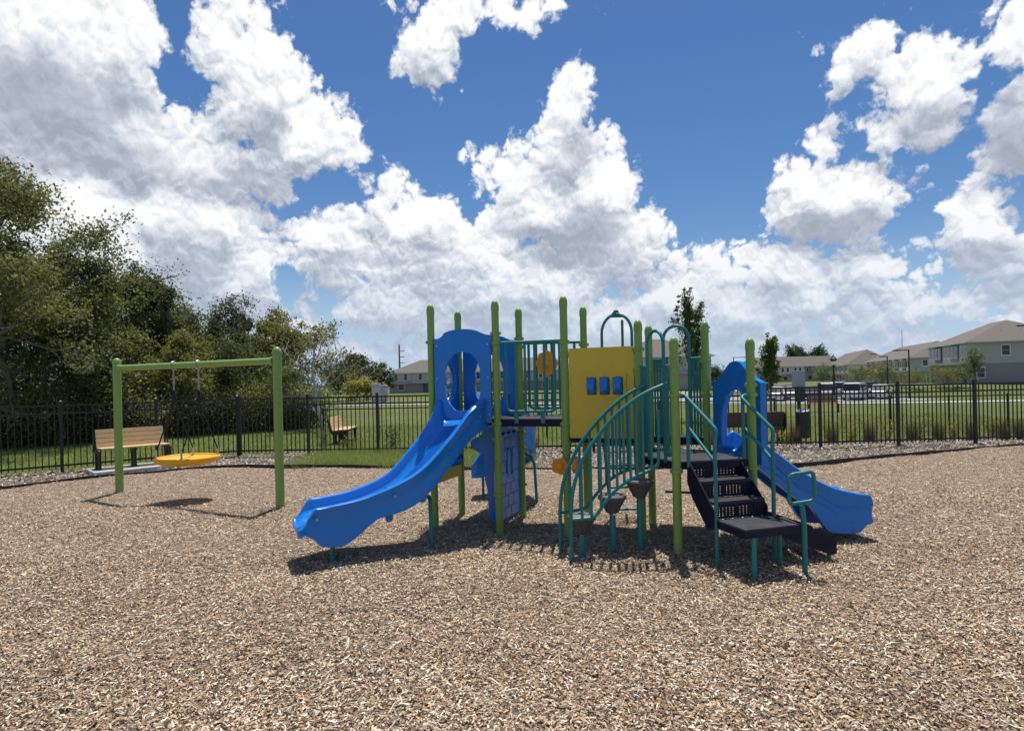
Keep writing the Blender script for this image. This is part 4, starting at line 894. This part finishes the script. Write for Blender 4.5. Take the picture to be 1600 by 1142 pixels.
def skeleton(r, levels, limbs, first, up=.35, trunk_up=1.0, ratio=.62, wob=.22, spread=(.55, 1.1)):
    """unit-height branching skeleton: list of (points, radii, level)"""
    out = []
    def br(p, d, L_, rad, lv):
        n = 6 if lv == 0 else 5; pts = [p.copy()]; rs = [rad]; dd = d.copy()
        for i in range(n):
            dd = dd+np.array([r.normal(0, wob), r.normal(0, wob), r.normal(0, wob*.6)])*(.45 if lv == 0 else 1)+np.array([0, 0, up*.12*(1 if lv else trunk_up)])
            dd /= np.linalg.norm(dd); p = p+dd*(L_/n); pts.append(p.copy()); rs.append(rad*(1-.62*(i+1)/n))
        out.append((np.array(pts), np.array(rs), lv))
        if lv < levels:
            k = limbs[lv]
            for j in range(k):
                t = first[lv]+(1-first[lv])*((j+r.uniform(.1, .9))/k); q = t*n; i = min(int(q), n-1); s = pts[i]+(pts[i+1]-pts[i])*(q-i)
                a = r.uniform(0, 2*np.pi) if lv else 2*np.pi*(j*.382+r.uniform(-.06, .06)); sp = r.uniform(*spread)
                e1 = np.cross(dd, [0.3, .9, .2]); e1 /= np.linalg.norm(e1); e2 = np.cross(dd, e1)
                nd = dd*math.cos(sp)+(e1*math.cos(a)+e2*math.sin(a))*math.sin(sp)
                br(s, nd, L_*ratio*r.uniform(.65, 1.1)*(1-.35*t if lv == 0 else 1), rad*.55*(1-.4*t), lv+1)
    br(np.zeros(3), np.array([0, 0, 1.0]), 1.0, 1.0, 0)
    return out, levels
def leaves(name, pts, size, mat_, r, aspect=.55, upb=.5, parent=None, base=None):
    N = len(pts); s = r.uniform(.7, 1.3, N)*size
    d = r.normal(0, 1, (N, 3)); d[:, 2] -= .2; d /= np.linalg.norm(d, axis=1)[:, None]
    nn = r.normal(0, 1, (N, 3)); nn[:, 2] = np.abs(nn[:, 2])+upb; w = np.cross(nn, d); w /= np.linalg.norm(w, axis=1)[:, None]+1e-9
    V_ = np.stack([pts-d*(s*.5)[:, None], pts+w*(s*aspect*.5)[:, None], pts+d*(s*.5)[:, None], pts-w*(s*aspect*.5)[:, None]], 1).reshape(-1, 3)
    F_ = np.arange(4*N).reshape(-1, 4); o = bpy.data.objects.new(name, npmesh(name, V_, F_, mat_)); link(o, parent); return o
def tree(name, label, px, ytop, Y, wpx, nleaf, size, leaf, seed, cat='tree', group=None, levels=3, limbs=(8, 5, 4), first=(.28, .25, .2), clump=.10, trunk_r=.02, bark='bark', base_y=None, up=.35, X=None, H=None, Wd=None, zb=None, cover=None, spread=(.55, 1.1), flat_=None):
    r = np.random.default_rng(seed)
    if X is None: X = at(px, 600, Y).x
    zb = float(tz(X, Y))-.06 if zb is None else zb
    H = at(px, ytop, Y).z-zb if H is None else H; Wd = wpx*Y/FPX if Wd is None else Wd
    sk, lv = skeleton(r, levels, limbs, first, up, spread=spread)
    allp = np.concatenate([s[0] for s in sk]); top = np.percentile(np.concatenate([s[0] for s in sk if s[2] >= lv-1])[:, 2], 96); ext = max(np.percentile(np.abs(allp[:, 0]), 97), np.percentile(np.abs(allp[:, 1]), 97))
    sz, sx = (H*.97)/top, (Wd*.46)/ext
    t = thing(name, label, cat, (X, Y, zb), group); mb = MB(); tips = []
    for p, rad, l in sk:
        q = p*np.array([sx, sx, sz]); rr = np.maximum(rad*trunk_r*H*(1 if l else 1), .006)
        mb.tube([Vector(a)+Vector((X, Y, zb-.1)) for a in q], [float(x) for x in rr], 9 if l == 0 else (6 if l == 1 else 4), cap=False)
        if l >= lv-1:
            k = 3 if l == lv else 2
            for i in range(len(q)-k, len(q)): tips.append(q[i])
    mb.build('trunk', M_[bark], t, 60)
    tips = np.array(tips); idx = r.integers(0, len(tips), nleaf); sg = clump*Wd*.5
    lp = tips[idx]+r.normal(0, 1, (nleaf, 3))*np.array([sg, sg, sg*.75])*r.uniform(.3, 1.15, len(tips))[idx][:, None]
    lp[:, 2] = np.clip(lp[:, 2], .12, None)
    if cover: lp = lp[cover(lp[:, 0]+X, lp[:, 1]+Y, lp[:, 2])]
    leaves('crown', lp, size, LEAF[leaf], r, parent=t); return t
# woodland edge on the left
tree('oak_tree', 'tallest spreading oak tree at the far left edge', 24, 300, 22, 520, 58000, .125, 'oak', 3, levels=3, limbs=(12, 6, 5), first=(.20, .25, .2), clump=.058, trunk_r=.016)
W_ = [('oak_tree', 'dense dark oak behind the tallest oak on the left', 118, 405, 25.5, 260, 24000, .12, 'dark', 5),
      ('oak_tree', 'olive broadleaf tree rising above the left end of swing frame', 212, 452, 26, 190, 20000, .12, 'oak', 6),
      ('slender_tree', 'slender airy tree standing above the swing crossbeam', 292, 436, 27, 150, 9000, .13, 'dark', 8),
      ('oak_tree', 'rounded dark tree right of the slender airy tree', 348, 482, 29, 140, 18000, .12, 'dark', 9),
      ('cedar_tree', 'narrow dark cedar behind the right half of swing beam', 397, 500, 31, 100, 14000, .11, 'pine', 10),
      ('oak_tree', 'olive green tree behind the right swing post', 446, 496, 29, 125, 16000, .12, 'olive', 11),
      ('oak_tree', 'low dark oak under the tallest oak, at the left border', 50, 470, 20.8, 250, 18000, .11, 'dark', 12),
      ('oak_tree', 'bushy tree above the park bench backrest', 178, 520, 22.5, 170, 16000, .11, 'oak', 14),
      ('oak_tree', 'bushy tree seen under the middle of swing beam', 268, 530, 24, 150, 15000, .11, 'olive', 15),
      ('oak_tree', 'shaded bushy tree just left of the right swing post', 372, 545, 25.5, 150, 14000, .11, 'dark', 16)]
for i, (nm, lb_, px, yt, Y, w, nl, sz_, lf, sd0) in enumerate(W_):
    kw = dict(levels=3, limbs=(8, 5, 4), first=(.15, .2, .2), clump=.12, trunk_r=.015)
    if nm == 'slender_tree': kw = dict(levels=3, limbs=(7, 4, 3), first=(.42, .3, .2), clump=.09, trunk_r=.014)
    if nm == 'cedar_tree': kw = dict(levels=2, limbs=(16, 6), first=(.1, .2), clump=.10, trunk_r=.014, up=.1)
    tree(nm, lb_, px, yt, Y, w, nl, sz_, lf, sd0, group='woodland edge on the left', **kw)
tree('sparse_tree', 'sparse pale-barked tree with bare branches right of the swing', 505, 498, 24.5, 165, 2300, .11, 'olive', 22, levels=4, limbs=(7, 4, 3, 2), first=(.12, .2, .2, .2), clump=.045, trunk_r=.017, bark='palebark')
for i, (px, yt, Y, w, lb_) in enumerate([(30, 470, 33, 260, 'tall backdrop tree behind the leftmost oaks'), (150, 470, 34, 240, 'backdrop tree glimpsed between the two left oaks'), (250, 505, 35, 200, 'backdrop tree behind the slender airy tree'), (330, 520, 36, 180, 'backdrop tree under the rounded dark tree'), (425, 530, 37, 170, 'backdrop tree behind the right swing post')]):
    tree('backdrop_tree', lb_, px, yt, Y, w, 12000, .16, 'dark', 40+i, group='woodland edge on the left', levels=3, limbs=(8, 5, 3), first=(.08, .2, .2), clump=.14, trunk_r=.014)
r3 = np.random.default_rng(31)
M_['stem'] = M_['bark']
def shrub(name, label, X, Y, H, Wd, nl, size, leaf, seed, group, zb=None, stems=7, clump=.22):
    r = np.random.default_rng(seed); zb = float(tz(X, Y))-.04 if zb is None else zb
    t = thing(name, label, 'shrub', (X, Y, zb), group); mb = MB(); tp = []
    for k in range(stems):
        a = 2*math.pi*k/stems+r.uniform(-.4, .4); ln = r.uniform(.6, 1.0); e = np.array([math.cos(a)*Wd*.42*r.uniform(.3, 1), math.sin(a)*Wd*.42*r.uniform(.3, 1), H*ln*.92])
        m0 = e*.5+r.normal(0, .06, 3)*H; pts = [np.zeros(3), m0, e]
        mb.tube([Vector(p)+Vector((X, Y, zb)) for p in pts], [.012*H, .008*H, .003*H], 4, cap=False)
        for f in np.linspace(.15, 1, 9): tp.append(m0*f*2 if f < .5 else m0+(e-m0)*(f-.5)*2)
    mb.build('stem', M_['bark'], t, 60); tp = np.array(tp); i = r.integers(0, len(tp), nl)
    lp = tp[i]+r.normal(0, 1, (nl, 3))*np.array([Wd*clump*.6, Wd*clump*.6, H*clump*.35]); lp[:, 2] = np.clip(lp[:, 2], .03, None)
    leaves('foliage', lp, size, LEAF[leaf], r, parent=t); return t
SHW = [(5, 20.0, 2.0, 'far left border'), (52, 20.6, 1.7, 'left of the park bench'), (98, 21.3, 2.2, 'just left of the left swing post'), (150, 21.8, 1.8, 'above the bench back'), (205, 22.6, 2.3, 'right of the left swing post'), (250, 23.3, 1.7, 'behind the saucer swing ropes'), (300, 24.0, 2.1, 'under the swing hangers'), (345, 24.6, 1.6, 'right of the swing ropes'), (392, 25.2, 2.2, 'left of the right swing post'), (440, 26.0, 1.8, 'behind the right swing post'), (478, 27.0, 1.9, 'below the sparse pale tree')]
for i, (px, Y, h, lb_) in enumerate(SHW):
    shrub('woodland_shrub', 'leafy undergrowth shrub at the wood edge, '+lb_, at(px, 650, Y).x, Y, h, 3.0, 7500, .10, ['dark', 'oak', 'olive'][i % 3], 60+i, 'woodland undergrowth', stems=11)
# young trees on the lawn
YT = [(1078, 472, 25.5, 44, 7000, 'young narrow maple tree behind the arched teal gate'), (1203, 532, 27.5, 30, 5000, 'young columnar tree just right of the right green post'), (1287, 570, 79, 34, 2200, 'small young tree left of the black lantern post'), (1344, 574, 79, 48, 2600, 'round young tree right of the black lantern post'), (1381, 572, 79, 50, 2600, 'round young tree left of the tall street light'), (1425, 580, 79, 40, 1800, 'small tree just right of the tall street light'), (1475, 575, 79, 50, 2600, 'bushy young tree left of the nearest townhouse corner'), (1497, 577, 79, 40, 2400, 'dark young tree beside the nearest townhouse corner'), (1521, 548, 60, 34, 2400, 'slim young tree in front of the nearest townhouse end wall')]
for i, (px, yt, Y, w, nl, lb_) in enumerate(YT):
    narrow = i in (0, 1, 8)
    tree('young_tree', lb_, px, yt, Y, w, nl, .105 if Y < 30 else .15, 'maple' if i in (0, 1, 7, 8, 2) else 'olive', 80+i, group='young trees on the lawn', levels=2, limbs=(14, 5), first=(.25, .2), clump=.16, trunk_r=.012, up=.9 if narrow else .3, spread=(.35, .7) if narrow else (.5, 1.1))
for i, (px, yt, Y, w, lf, lb_) in enumerate([(548, 562, 70, 44, 'pine', 'dark pine far behind the sparse pale tree'), (572, 558, 75, 50, 'pine', 'tall dark pine left of the grey house'), (597, 572, 80, 36, 'pine', 'shorter dark pine beside the grey house'), (530, 575, 66, 60, 'dark', 'low dark tree far behind the sparse pale tree'), (575, 596, 62, 56, 'yellow', 'low yellowish tree in front of the far pines'), (1118, 574, 120, 50, 'pine', 'dark far tree left of the right blue slide hood'), (1142, 578, 125, 40, 'pine', 'small far tree behind the right blue slide hood')]):
    tree('far_tree', lb_, px, yt, Y, w, 3200, .30 if lf == 'pine' else .26, lf, 120+i, group='far trees', levels=2, limbs=(12, 5), first=(.2, .2), clump=.20, trunk_r=.012)
pine0 = tree('far_pine', 'far pine above the distant townhouse roofs, leftmost of its row', 0, 0, 300, 0, 1500, .9, 'pine', 150, group='pines beyond the roofs', levels=2, limbs=(9, 4), first=(.5, .2), clump=.22, trunk_r=.01, X=at(1232, 580, 300).x, H=15.5, Wd=9, zb=-1)
for i, (px, s) in enumerate([(1247, .95), (1258, 1.03), (1268, .96), (1279, 1.0), (1290, .93)]):
    c = copy_tree(pine0); c.location = (at(px, 580, 300).x, 300+6*(i % 3), -1); c.scale = (1, 1, s); c.rotation_euler.z = i*1.3
    c['label'] = 'far pine above the distant townhouse roofs, %s from the left of its row' % ['second', 'third', 'fourth', 'fifth', 'sixth'][i]
LINE = [('left', -700, -60), ('right', 60, 900)]
r4 = np.random.default_rng(77)
for nm, x0, x1 in LINE:
    N = 9000; X = r4.uniform(x0, x1, N); Hh = (6+3*np.sin(X*.05)+2*np.sin(X*.17))*(.7+.3*np.sin(X*.9)); pts = np.stack([X, 480+r4.normal(0, 12, N), -2+np.abs(r4.normal(0, .55, N)).clip(0, 1.15)*Hh], 1)
    o = leaves('far_wood', pts, 4.2, LEAF['pine'], r4); tag(o, 'distant dark band of woodland on the %s horizon' % nm, 'wood', kind='stuff')
# plants along the fence
PL = [(505, 16.9, .75, .55, 'oak', 'below the bench beyond the fence'), (545, 16.6, .5, .7, 'olive', 'low, right of the bench beyond the fence'), (613, 16.6, .85, .62, 'dark', 'left of the wide blue slide'), (835, 16.3, .5, .6, 'olive', 'behind the rear slide leg'), (1330, 16.1, .62, .66, 'yellow', 'left of the fence post by the lantern'), (1386, 16.1, .72, .66, 'yellow', 'at the fence post below the parked cars'), (1437, 16.2, .75, .8, 'olive', 'largest one, between two grass clumps'), (1490, 16.3, .6, .5, 'yellow', 'left of the fence post near the frame edge'), (1552, 16.4, .6, .6, 'olive', 'right of the last fence post'), (1230, 16.1, .45, .5, 'yellow', 'beside the pet waste station')]
for i, (px, Y, h, w, lf, lb_) in enumerate(PL):
    shrub('bed_shrub', 'leggy shrub behind the fence, '+lb_, at(px, 690, Y).x, Y, h, w, 420, .055, lf, 200+i, 'bed shrubs behind the fence', zb=-.02, stems=6, clump=.2)
M_['straw'] = leaf_mat('dry_grass', [(.13, .11, .075), (.20, .17, .12), (.09, .085, .05), (.26, .22, .16)], .3, .04)
for i, (px, lb_) in enumerate([(1243, 'below the waste bin'), (1300, 'left of the yellow-leaved shrub'), (1359, 'between the two yellow-leaved shrubs'), (1425, 'beside the largest bed shrub'), (1467, 'right of the largest bed shrub'), (1519, 'just right of the last fence post'), (1570, 'second from the right frame edge'), (1594, 'nearest the right frame edge'), (1107, 'behind the low deck'), (690, 'behind the upper slide')]):
    Y = 16.0; X = at(px, 690, Y).x; r = np.random.default_rng(300+i); N = 420; a = r.uniform(0, 2*np.pi, N); rad = np.abs(r.normal(0, .07, N)); hh = r.uniform(.3, .62, N)
    b0 = np.stack([X+rad*np.cos(a), Y+rad*np.sin(a), np.full(N, -.03)], 1); tip = b0+np.stack([np.cos(a)*hh*r.uniform(.05, .4, N), np.sin(a)*hh*r.uniform(.05, .4, N), hh], 1); s_ = np.stack([-np.sin(a), np.cos(a), 0*a], 1)*.005
    V_ = np.stack([b0-s_, b0+s_, tip], 1).reshape(-1, 3)-np.array([X, Y, 0]); o = bpy.data.objects.new('grass_clump', npmesh('grass_clump', V_, np.arange(3*N).reshape(-1, 3), M_['straw'])); COL.objects.link(o); o.location = (X, Y, 0)
    tag(o, 'dry upright grass clump behind the fence, '+lb_, 'grass clump', 'dry grass clumps along the fence')
# ------------------------------------------------------------------ houses
def wallmat(name, col): return mat(name, col, .8, .05, 1.2, .0)
M_['siding'] = wallmat('grey_siding', (.45, .435, .42)); M_['siding2'] = wallmat('darker_siding', (.28, .27, .26)); M_['white'] = wallmat('white_siding', (.66, .66, .64)); M_['slate'] = wallmat('slate_blue_siding', (.085, .115, .135)); M_['sage'] = wallmat('sage_siding', (.17, .23, .23))
M_['roof'] = mat('shingle_roof', (.150, .128, .108), .9, .14, 2.5, .4, 8); M_['beige'] = wallmat('beige_siding', (.46, .43, .38))
def house(name, label, O, f, Lf, e, Le, zb, ze, zr, wall, wall2, bays, group, ewin=((.42, 1), (.75, 1)), ubay=3.2, gdoor=True, vents=True):
    """O: near corner; f: along the long front; e: along the end wall. Hip roof, ridge along f."""
    f = Vector((*f, 0)).normalized(); e = Vector((*e, 0)).normalized(); O = Vector((*O, 0)); t = thing(name, label, 'house', (O.x, O.y, zb), group)
    def P(a, b, z): return O+f*a+e*b+Z*z
    zm = zb+(ze-zb)*.47
    MB().prism([P(0, 0, zm), P(Lf, 0, zm), P(Lf, Le, zm), P(0, Le, zm)], Z*(ze-zm)).build('upper_wall', wall, t)
    MB().prism([P(.04, .04, zb-.3), P(Lf-.04, .04, zb-.3), P(Lf-.04, Le-.04, zb-.3), P(.04, Le-.04, zb-.3)], Z*(zm-zb+.3)).build('lower_wall', wall2, t)
    ov = .45; hp = Le*.5
    v = [P(-ov, -ov, ze-.05), P(Lf+ov, -ov, ze-.05), P(Lf+ov, Le+ov, ze-.05), P(-ov, Le+ov, ze-.05), P(hp, Le/2, zr), P(Lf-hp, Le/2, zr)]
    rf = MB().add(v, [(0, 1, 5, 4), (1, 2, 5), (2, 3, 4, 5), (3, 0, 4), (0, 3, 2, 1)]).build('roof', M_['roof'], t)
    for a, b in (((-ov, -ov), (Lf+ov, -ov)), ((-ov, -ov), (-ov, Le+ov)), ((Lf+ov, -ov), (Lf+ov, Le+ov))):
        MB().box((P(*a, ze-.12)+P(*b, ze-.12))/2, ((P(*b, 0)-P(*a, 0)).length, .08, .2), P(*b, 0)-P(*a, 0)).build('fascia', M_['trim'], rf)
    if vents:
        k = (zr-ze)/(hp+ov); 
        for bb, ww in ((Le*.60, 1.9),): c = P(hp*.62, bb, ze+k*(hp*.62+ov)+.06); MB().box(c, (ww, .12, .14), e).build('ridge_vent', M_['black'], rf)
        for bb, aa in ((Le*.36, .45), (Le*.52, .40), (Le*.70, .30)): c = P(hp*aa, bb, ze+k*(hp*aa+ov)+.12); MB().lathe(c-Z*.2, [(.06, 0), (.06, .36)], 8).build('vent_pipe', M_['trim'], rf)
    def window(c, ax, w, h, nv):
        w_ = MB().box(c+nv*.04, (w+.24, .07, h+.24), ax).build('window', M_['trim'], t)
        for s in (-1, 1): MB().box(c+nv*.085+Z*(s*h*.25), (w-.02, .03, h*.5-.05), ax).build('pane', M_['glass'], w_)
    ne = -f; nf = -e
    for u_, lv in ewin:
        if lv in (1, 3): window(P(0, Le*u_, ze-1.35), e, .85, 1.35, ne)
        if lv in (2, 3): window(P(0, Le*u_, zb+1.5), e, .85, 1.35, ne)
    nb = max(1, int(Lf/ubay)); 
    for k in range(nb):
        a = Lf*(k+.5)/nb; m0 = bays[k % len(bays)]
        if m0: MB().box(P(a, -.06, (zm+ze)/2+.1), (Lf/nb*.86, .16, (ze-zm)-.5), f).build('bay_panel', M_[m0], t)
        for s in (-1, 1): window(P(a+s*Lf/nb*.2, -.14 if m0 else 0, (zm+ze)/2+.15), f, .75, 1.45, nf)
        if gdoor:
            if k % 2 == 0:
                d = MB().box(P(a, -.03, zb+1.1), (1.0, .10, 2.1), f).build('door', M_['slate'], t); MB().box(P(a, -.10, zb+1.55), (.6, .05, .8), f).build('pane', M_['glass'], d)
            else: window(P(a, .0, zb+1.35), f, 1.3, 1.3, nf)
    MB().box(P(Lf/2, -.5, zm), (Lf-.6, 1.0, .14), f).build('porch_roof', M_['beige'], t)
    return t
HG = 'townhouses round the park'
fd, ed2 = (.35, .94), (.94, -.35)
house('townhouse', 'nearest grey townhouse with its end wall cut by the right frame edge', (63.2, 84), fd, 19, ed2, 13, .0, 5.85, 9.0, M_['siding'], M_['siding2'], [None, 'sage', None, 'slate'], HG, ((.32, 1), (.62, 1), (.62, 2), (.10, 2)))
house('townhouse', 'second townhouse with slate blue bays behind the tall street light', (84, 128), fd, 46, ed2, 13, -.9, 4.9, 8.4, M_['siding'], M_['siding2'], ['white', 'slate', 'white', 'slate'], HG, ((.2, 1), (.75, 1), (.25, 2)))
house('townhouse', 'third townhouse, white and grey, behind the black lantern post', (105, 190), fd, 55, ed2, 13, -.9, 4.6, 9.3, M_['white'], M_['beige'], ['white', 'slate', 'beige'], HG, ((.3, 1), (.7, 1)))
# long grey block behind the play structure: its front looks at the camera
def facing(name, label, x0, x1, Y, dep, zb, ze, zr, wall, wall2, bays, ubay):
    return house(name, label, (x1, Y), (-1, 0), x1-x0, (0, 1), dep, zb, ze, zr, wall, wall2, bays, HG, ((.5, 1),), ubay=ubay)
facing('townhouse', 'farthest townhouse row with sage bays behind the columnar tree', 88, 130, 232, 12, -.9, 5.0, 8.8, M_['white'], M_['beige'], ['sage', 'white', None], 4.5)
facing('townhouse', 'long grey townhouse block behind the blue slide tower', -28.3, 16, 140, 13, -.45, 4.3, 7.3, M_['siding'], M_['siding2'], [None, 'siding', None], 5.5)
facing('townhouse', 'brown-roofed townhouse behind the arched teal gate', 17, 31.5, 96, 12, -.1, 5.2, 8.2, M_['siding'], M_['beige'], [None, 'slate'], 4.8)
# ------------------------------------------------------------------ parked cars
def paint(name, c): return mat(name, c, .25, .03, 2, metal=.2)
CARM = {'white': paint('white_car_paint', (.72, .73, .74)), 'silver': paint('silver_car_paint', (.42, .44, .46)), 'dark': paint('dark_car_paint', (.03, .035, .045)), 'red': paint('red_car_paint', (.22, .03, .03)), 'blue': paint('blue_car_paint', (.05, .08, .16))}
M_['tyre'] = mat('tyre_rubber', (.012, .012, .013), .8); M_['lampg'] = mat('lamp_lens', (.75, .75, .72), .15); M_['lampr'] = mat('rear_lens', (.35, .02, .02), .2)
def car(label, X, Y, rz, col, suv, group='cars in the parking lot'):
    z = float(tz(X, Y))+.01; t = thing('parked_car', label, 'car', (0, 0, 0), group)
    hh = 1.72 if suv else 1.45; L_, w = (4.7, .93) if suv else (4.6, .89); b = .92 if suv else .86
    side = [(-L_/2, .42), (-L_/2+.02, .80), (-L_/2+.12, b), (L_/2-1.25, b+.06), (L_/2-.35, b-.10), (L_/2-.05, .70), (L_/2, .45), (L_/2-.1, .28), (-L_/2+.1, .28)]
    cabin = [(-L_/2+(.18 if suv else .75), b-.02), (-L_/2+(.42 if suv else 1.25), hh-.06), (-L_/2+(.75 if suv else 1.6), hh), (.45, hh), (.75, hh-.05), (1.38, b+.02)]
    def loft(pr, ws):
        vs = []; n = len(pr)
        for k, (yy, ins) in enumerate(ws):
            for (x, zz) in pr: vs.append((x, yy*(1-ins*max(0, (zz-b))/(hh-b)), zz))
        fs = [tuple(range(n-1, -1, -1)), tuple(range(n*(len(ws)-1), n*len(ws)))]
        for k in range(len(ws)-1):
            for i in range(n): j = (i+1) % n; fs.append((k*n+i, k*n+j, (k+1)*n+j, (k+1)*n+i))
        return vs, fs
    vs, fs = loft(side, [(-w+.06, 0), (-w, 0), (w, 0), (w-.06, 0)]); body = MB().add(vs, fs).build('body', CARM[col], t)
    vs, fs = loft(cabin, [(-w+.04, .24), (w-.04, .24)]); MB().add(vs, fs).build('cabin', CARM[col], t)
    gl_ = [(cabin[0][0]+.14, b+.05), (cabin[1][0]+.12, hh-.13), (.48, hh-.12), (1.12, b+.05)]
    for s in (-1, 1):
        pts = [Vector((x, s*((w-.04)*(1-.24*(zz-b)/(hh-b))+.006), zz)) for x, zz in gl_]; MB().prism(pts, Vector((0, s*.008, 0))).build('side_window', M_['glass'], t)
    for (xa, za), (xb, zb2), dx in (((cabin[5][0]-.03, b+.07), (.80, hh-.10), .012), ((cabin[0][0]+.0, b+.06), (cabin[1][0]-.02, hh-.12), -.012)):
        y1, y2 = (w-.04)*.92, (w-.04)*.78; pts = [Vector((xa+dx, -y1, za)), Vector((xa+dx, y1, za)), Vector((xb+dx, y2, zb2)), Vector((xb+dx, -y2, zb2))]; MB().prism(pts, Vector((dx, 0, .008))).build('windscreen', M_['glass'], t)
    for x in (-1.42, 1.42):
        for s in (-1, 1):
            wh = MB().lathe((x, s*(w-.20), .34), [(.30, 0), (.34, .03), (.34, .19), (.29, .215)], 18, axis=(0, s, 0)).build('wheel', M_['tyre'], t)
            MB().lathe((x, s*(w+.012), .34), [(.21, 0), (.20, .012), (.05, .016)], 14, axis=(0, s, 0)).build('rim', M_['steel'], wh)
    for s in (-1, 1):
        MB().cbox((L_/2-.12, s*(w-.24), .68), (.16, .34, .14), .03).build('headlight', M_['lampg'], t); MB().cbox((-L_/2+.03, s*(w-.18), .80), (.08, .24, .20), .02).build('tail_light', M_['lampr'], t)
        MB().cbox((.95, s*(w+.07), b+.10), (.14, .16, .12), .03).build('wing_mirror', CARM[col], t)
    t.location = (X, Y, z); t.rotation_euler.z = rz; return t
CARS = [(1338, 62, .85, 'white', 1, 'white sport utility car parked nearest, right of the lantern post'), (1376, 63, .95, 'white', 0, 'white car just right of the nearest white one'), (1358, 70, .9, 'dark', 1, 'dark car partly hidden behind the two nearest white cars'), (1290, 65, 1.2, 'white', 1, 'white car parked end-on left of the lantern post'), (1266, 64, 1.15, 'dark', 0, 'dark sedan left of the end-on white car'), (1240, 65, 1.1, 'silver', 0, 'silver car behind the pet waste station sign'), (1216, 64, 1.0, 'white', 0, 'white sedan just right of the columnar young tree'), (1192, 67, 1.0, 'blue', 1, 'blue-black car leftmost in the parking lot'), (1228, 73, .2, 'red', 0, 'dark red car in the rear row of the lot'), (1312, 72, .9, 'silver', 1, 'silver car in the rear row behind the lantern post')]
for px, Y, rz, c, s_, lb_ in CARS: car(lb_, at(px, 610, Y).x, Y, rz, c, s_)
# ------------------------------------------------------------------ lamp posts, poles, cabinets
lp_ = at(1303, 600, 42); lz = float(tz(lp_.x, 42))-.05; LP = thing('lantern_post', 'black park lantern post with finial in front of the third townhouse', 'lamp post', (lp_.x, 42, lz)); ht = at(1303, 566, 42).z
MB().lathe((lp_.x, 42, lz), [(.16, 0), (.15, .35), (.075, .5), (.055, ht-lz-.35), (.09, ht-lz-.3), (.05, ht-lz-.22)], 12).build('post', M_['black'], LP)
hd_ = MB().lathe((lp_.x, 42, ht-.25), [(.10, 0), (.20, .42), (.24, .44), (.25, .47), (.10, .62), (.03, .70), (.03, .80)], 8, sm=False).build('lantern_head', M_['black'], LP)
MB().lathe((lp_.x, 42, ht-.19), [(.125, 0), (.192, .34)], 8, sm=False).build('lamp_glass', M_['lampg'], hd_)
def street_light(px, yt, Y, arm, label):
    p = at(px, 600, Y); z = float(tz(p.x, Y))-.05; T = at(px, yt, Y).z; t = thing('street_light', label, 'street light', (p.x, Y, z), 'street lights')
    MB().lathe((p.x, Y, z), [(.13, 0), (.12, .6), (.085, .7), (.065, T-z)], 10).build('post', M_['black'], t)
    MB().box((p.x+arm*.5, Y, T-.06), (abs(arm), .09, .09)).build('arm', M_['black'], t); MB().cbox((p.x+arm*1.05, Y, T-.07), (.62, .34, .13), .03).build('lamp_head', M_['black'], t)
street_light(1421, 546, 62, -1.2, 'tall street light with arm to the left in front of the second townhouse')
street_light(1147, 558, 95, 2.2, 'tall street light beside the right blue slide hood')
street_light(1387, 556, 75, -.6, 'slim dark street light left of the second townhouse corner')
M_['wood'] = mat('weathered_pole', (.16, .14, .12), .9, .2, 6)
up_ = at(625, 600, 230); T = at(625, 538, 230).z; UP = thing('utility_pole', 'tall utility pole with side arms behind the grey house roof', 'utility pole', (up_.x, 230, -1))
MB().lathe((up_.x, 230, -1), [(.42, 0), (.26, T+1)], 10).build('pole', M_['wood'], UP)
for k in range(3): MB().box((up_.x+1.0, 230, T-2.6-k*2.2), (2.0, .22, .22)).build('side_arm', M_['wood'], UP)
for px, yt, Y, lb_ in ((1411, 514, 320, 'thin antenna mast above the second townhouse roof'), (1225, 558, 320, 'thin antenna mast above the farthest townhouse row')):
    p = at(px, 600, Y); T = at(px, yt, Y).z; o = MB().lathe((p.x, Y, -1), [(.28, 0), (.12, T+1)], 6)
    for k in range(6): o.box((p.x, Y, T*.4+k*T*.1), (1.1-.12*k, .08, .08))
    tag(o.build('antenna_mast', M_['steel']), lb_, 'antenna')
for px, Y, w, h, lb_ in ((588, 56, .75, 1.35, 'left of the two pale utility cabinets near the far shrubs'), (600, 57, .6, 1.2, 'right of the two pale utility cabinets near the far shrubs')):
    p = at(px, 610, Y); c = thing('utility_cabinet', lb_, 'cabinet', (p.x, Y, -.05), 'utility cabinets')
    MB().cbox((p.x, Y, h/2+.25), (w, .6, h+.5), .03).build('housing', M_['signback'], c); MB().box((p.x+w*.1, Y-.305, h/2+.3), (w*.75, .02, h*.8)).build('door', M_['siding'], c); MB().box((p.x, Y, .0), (w+.2, .8, .16)).build('plinth', M_['concrete'], c)
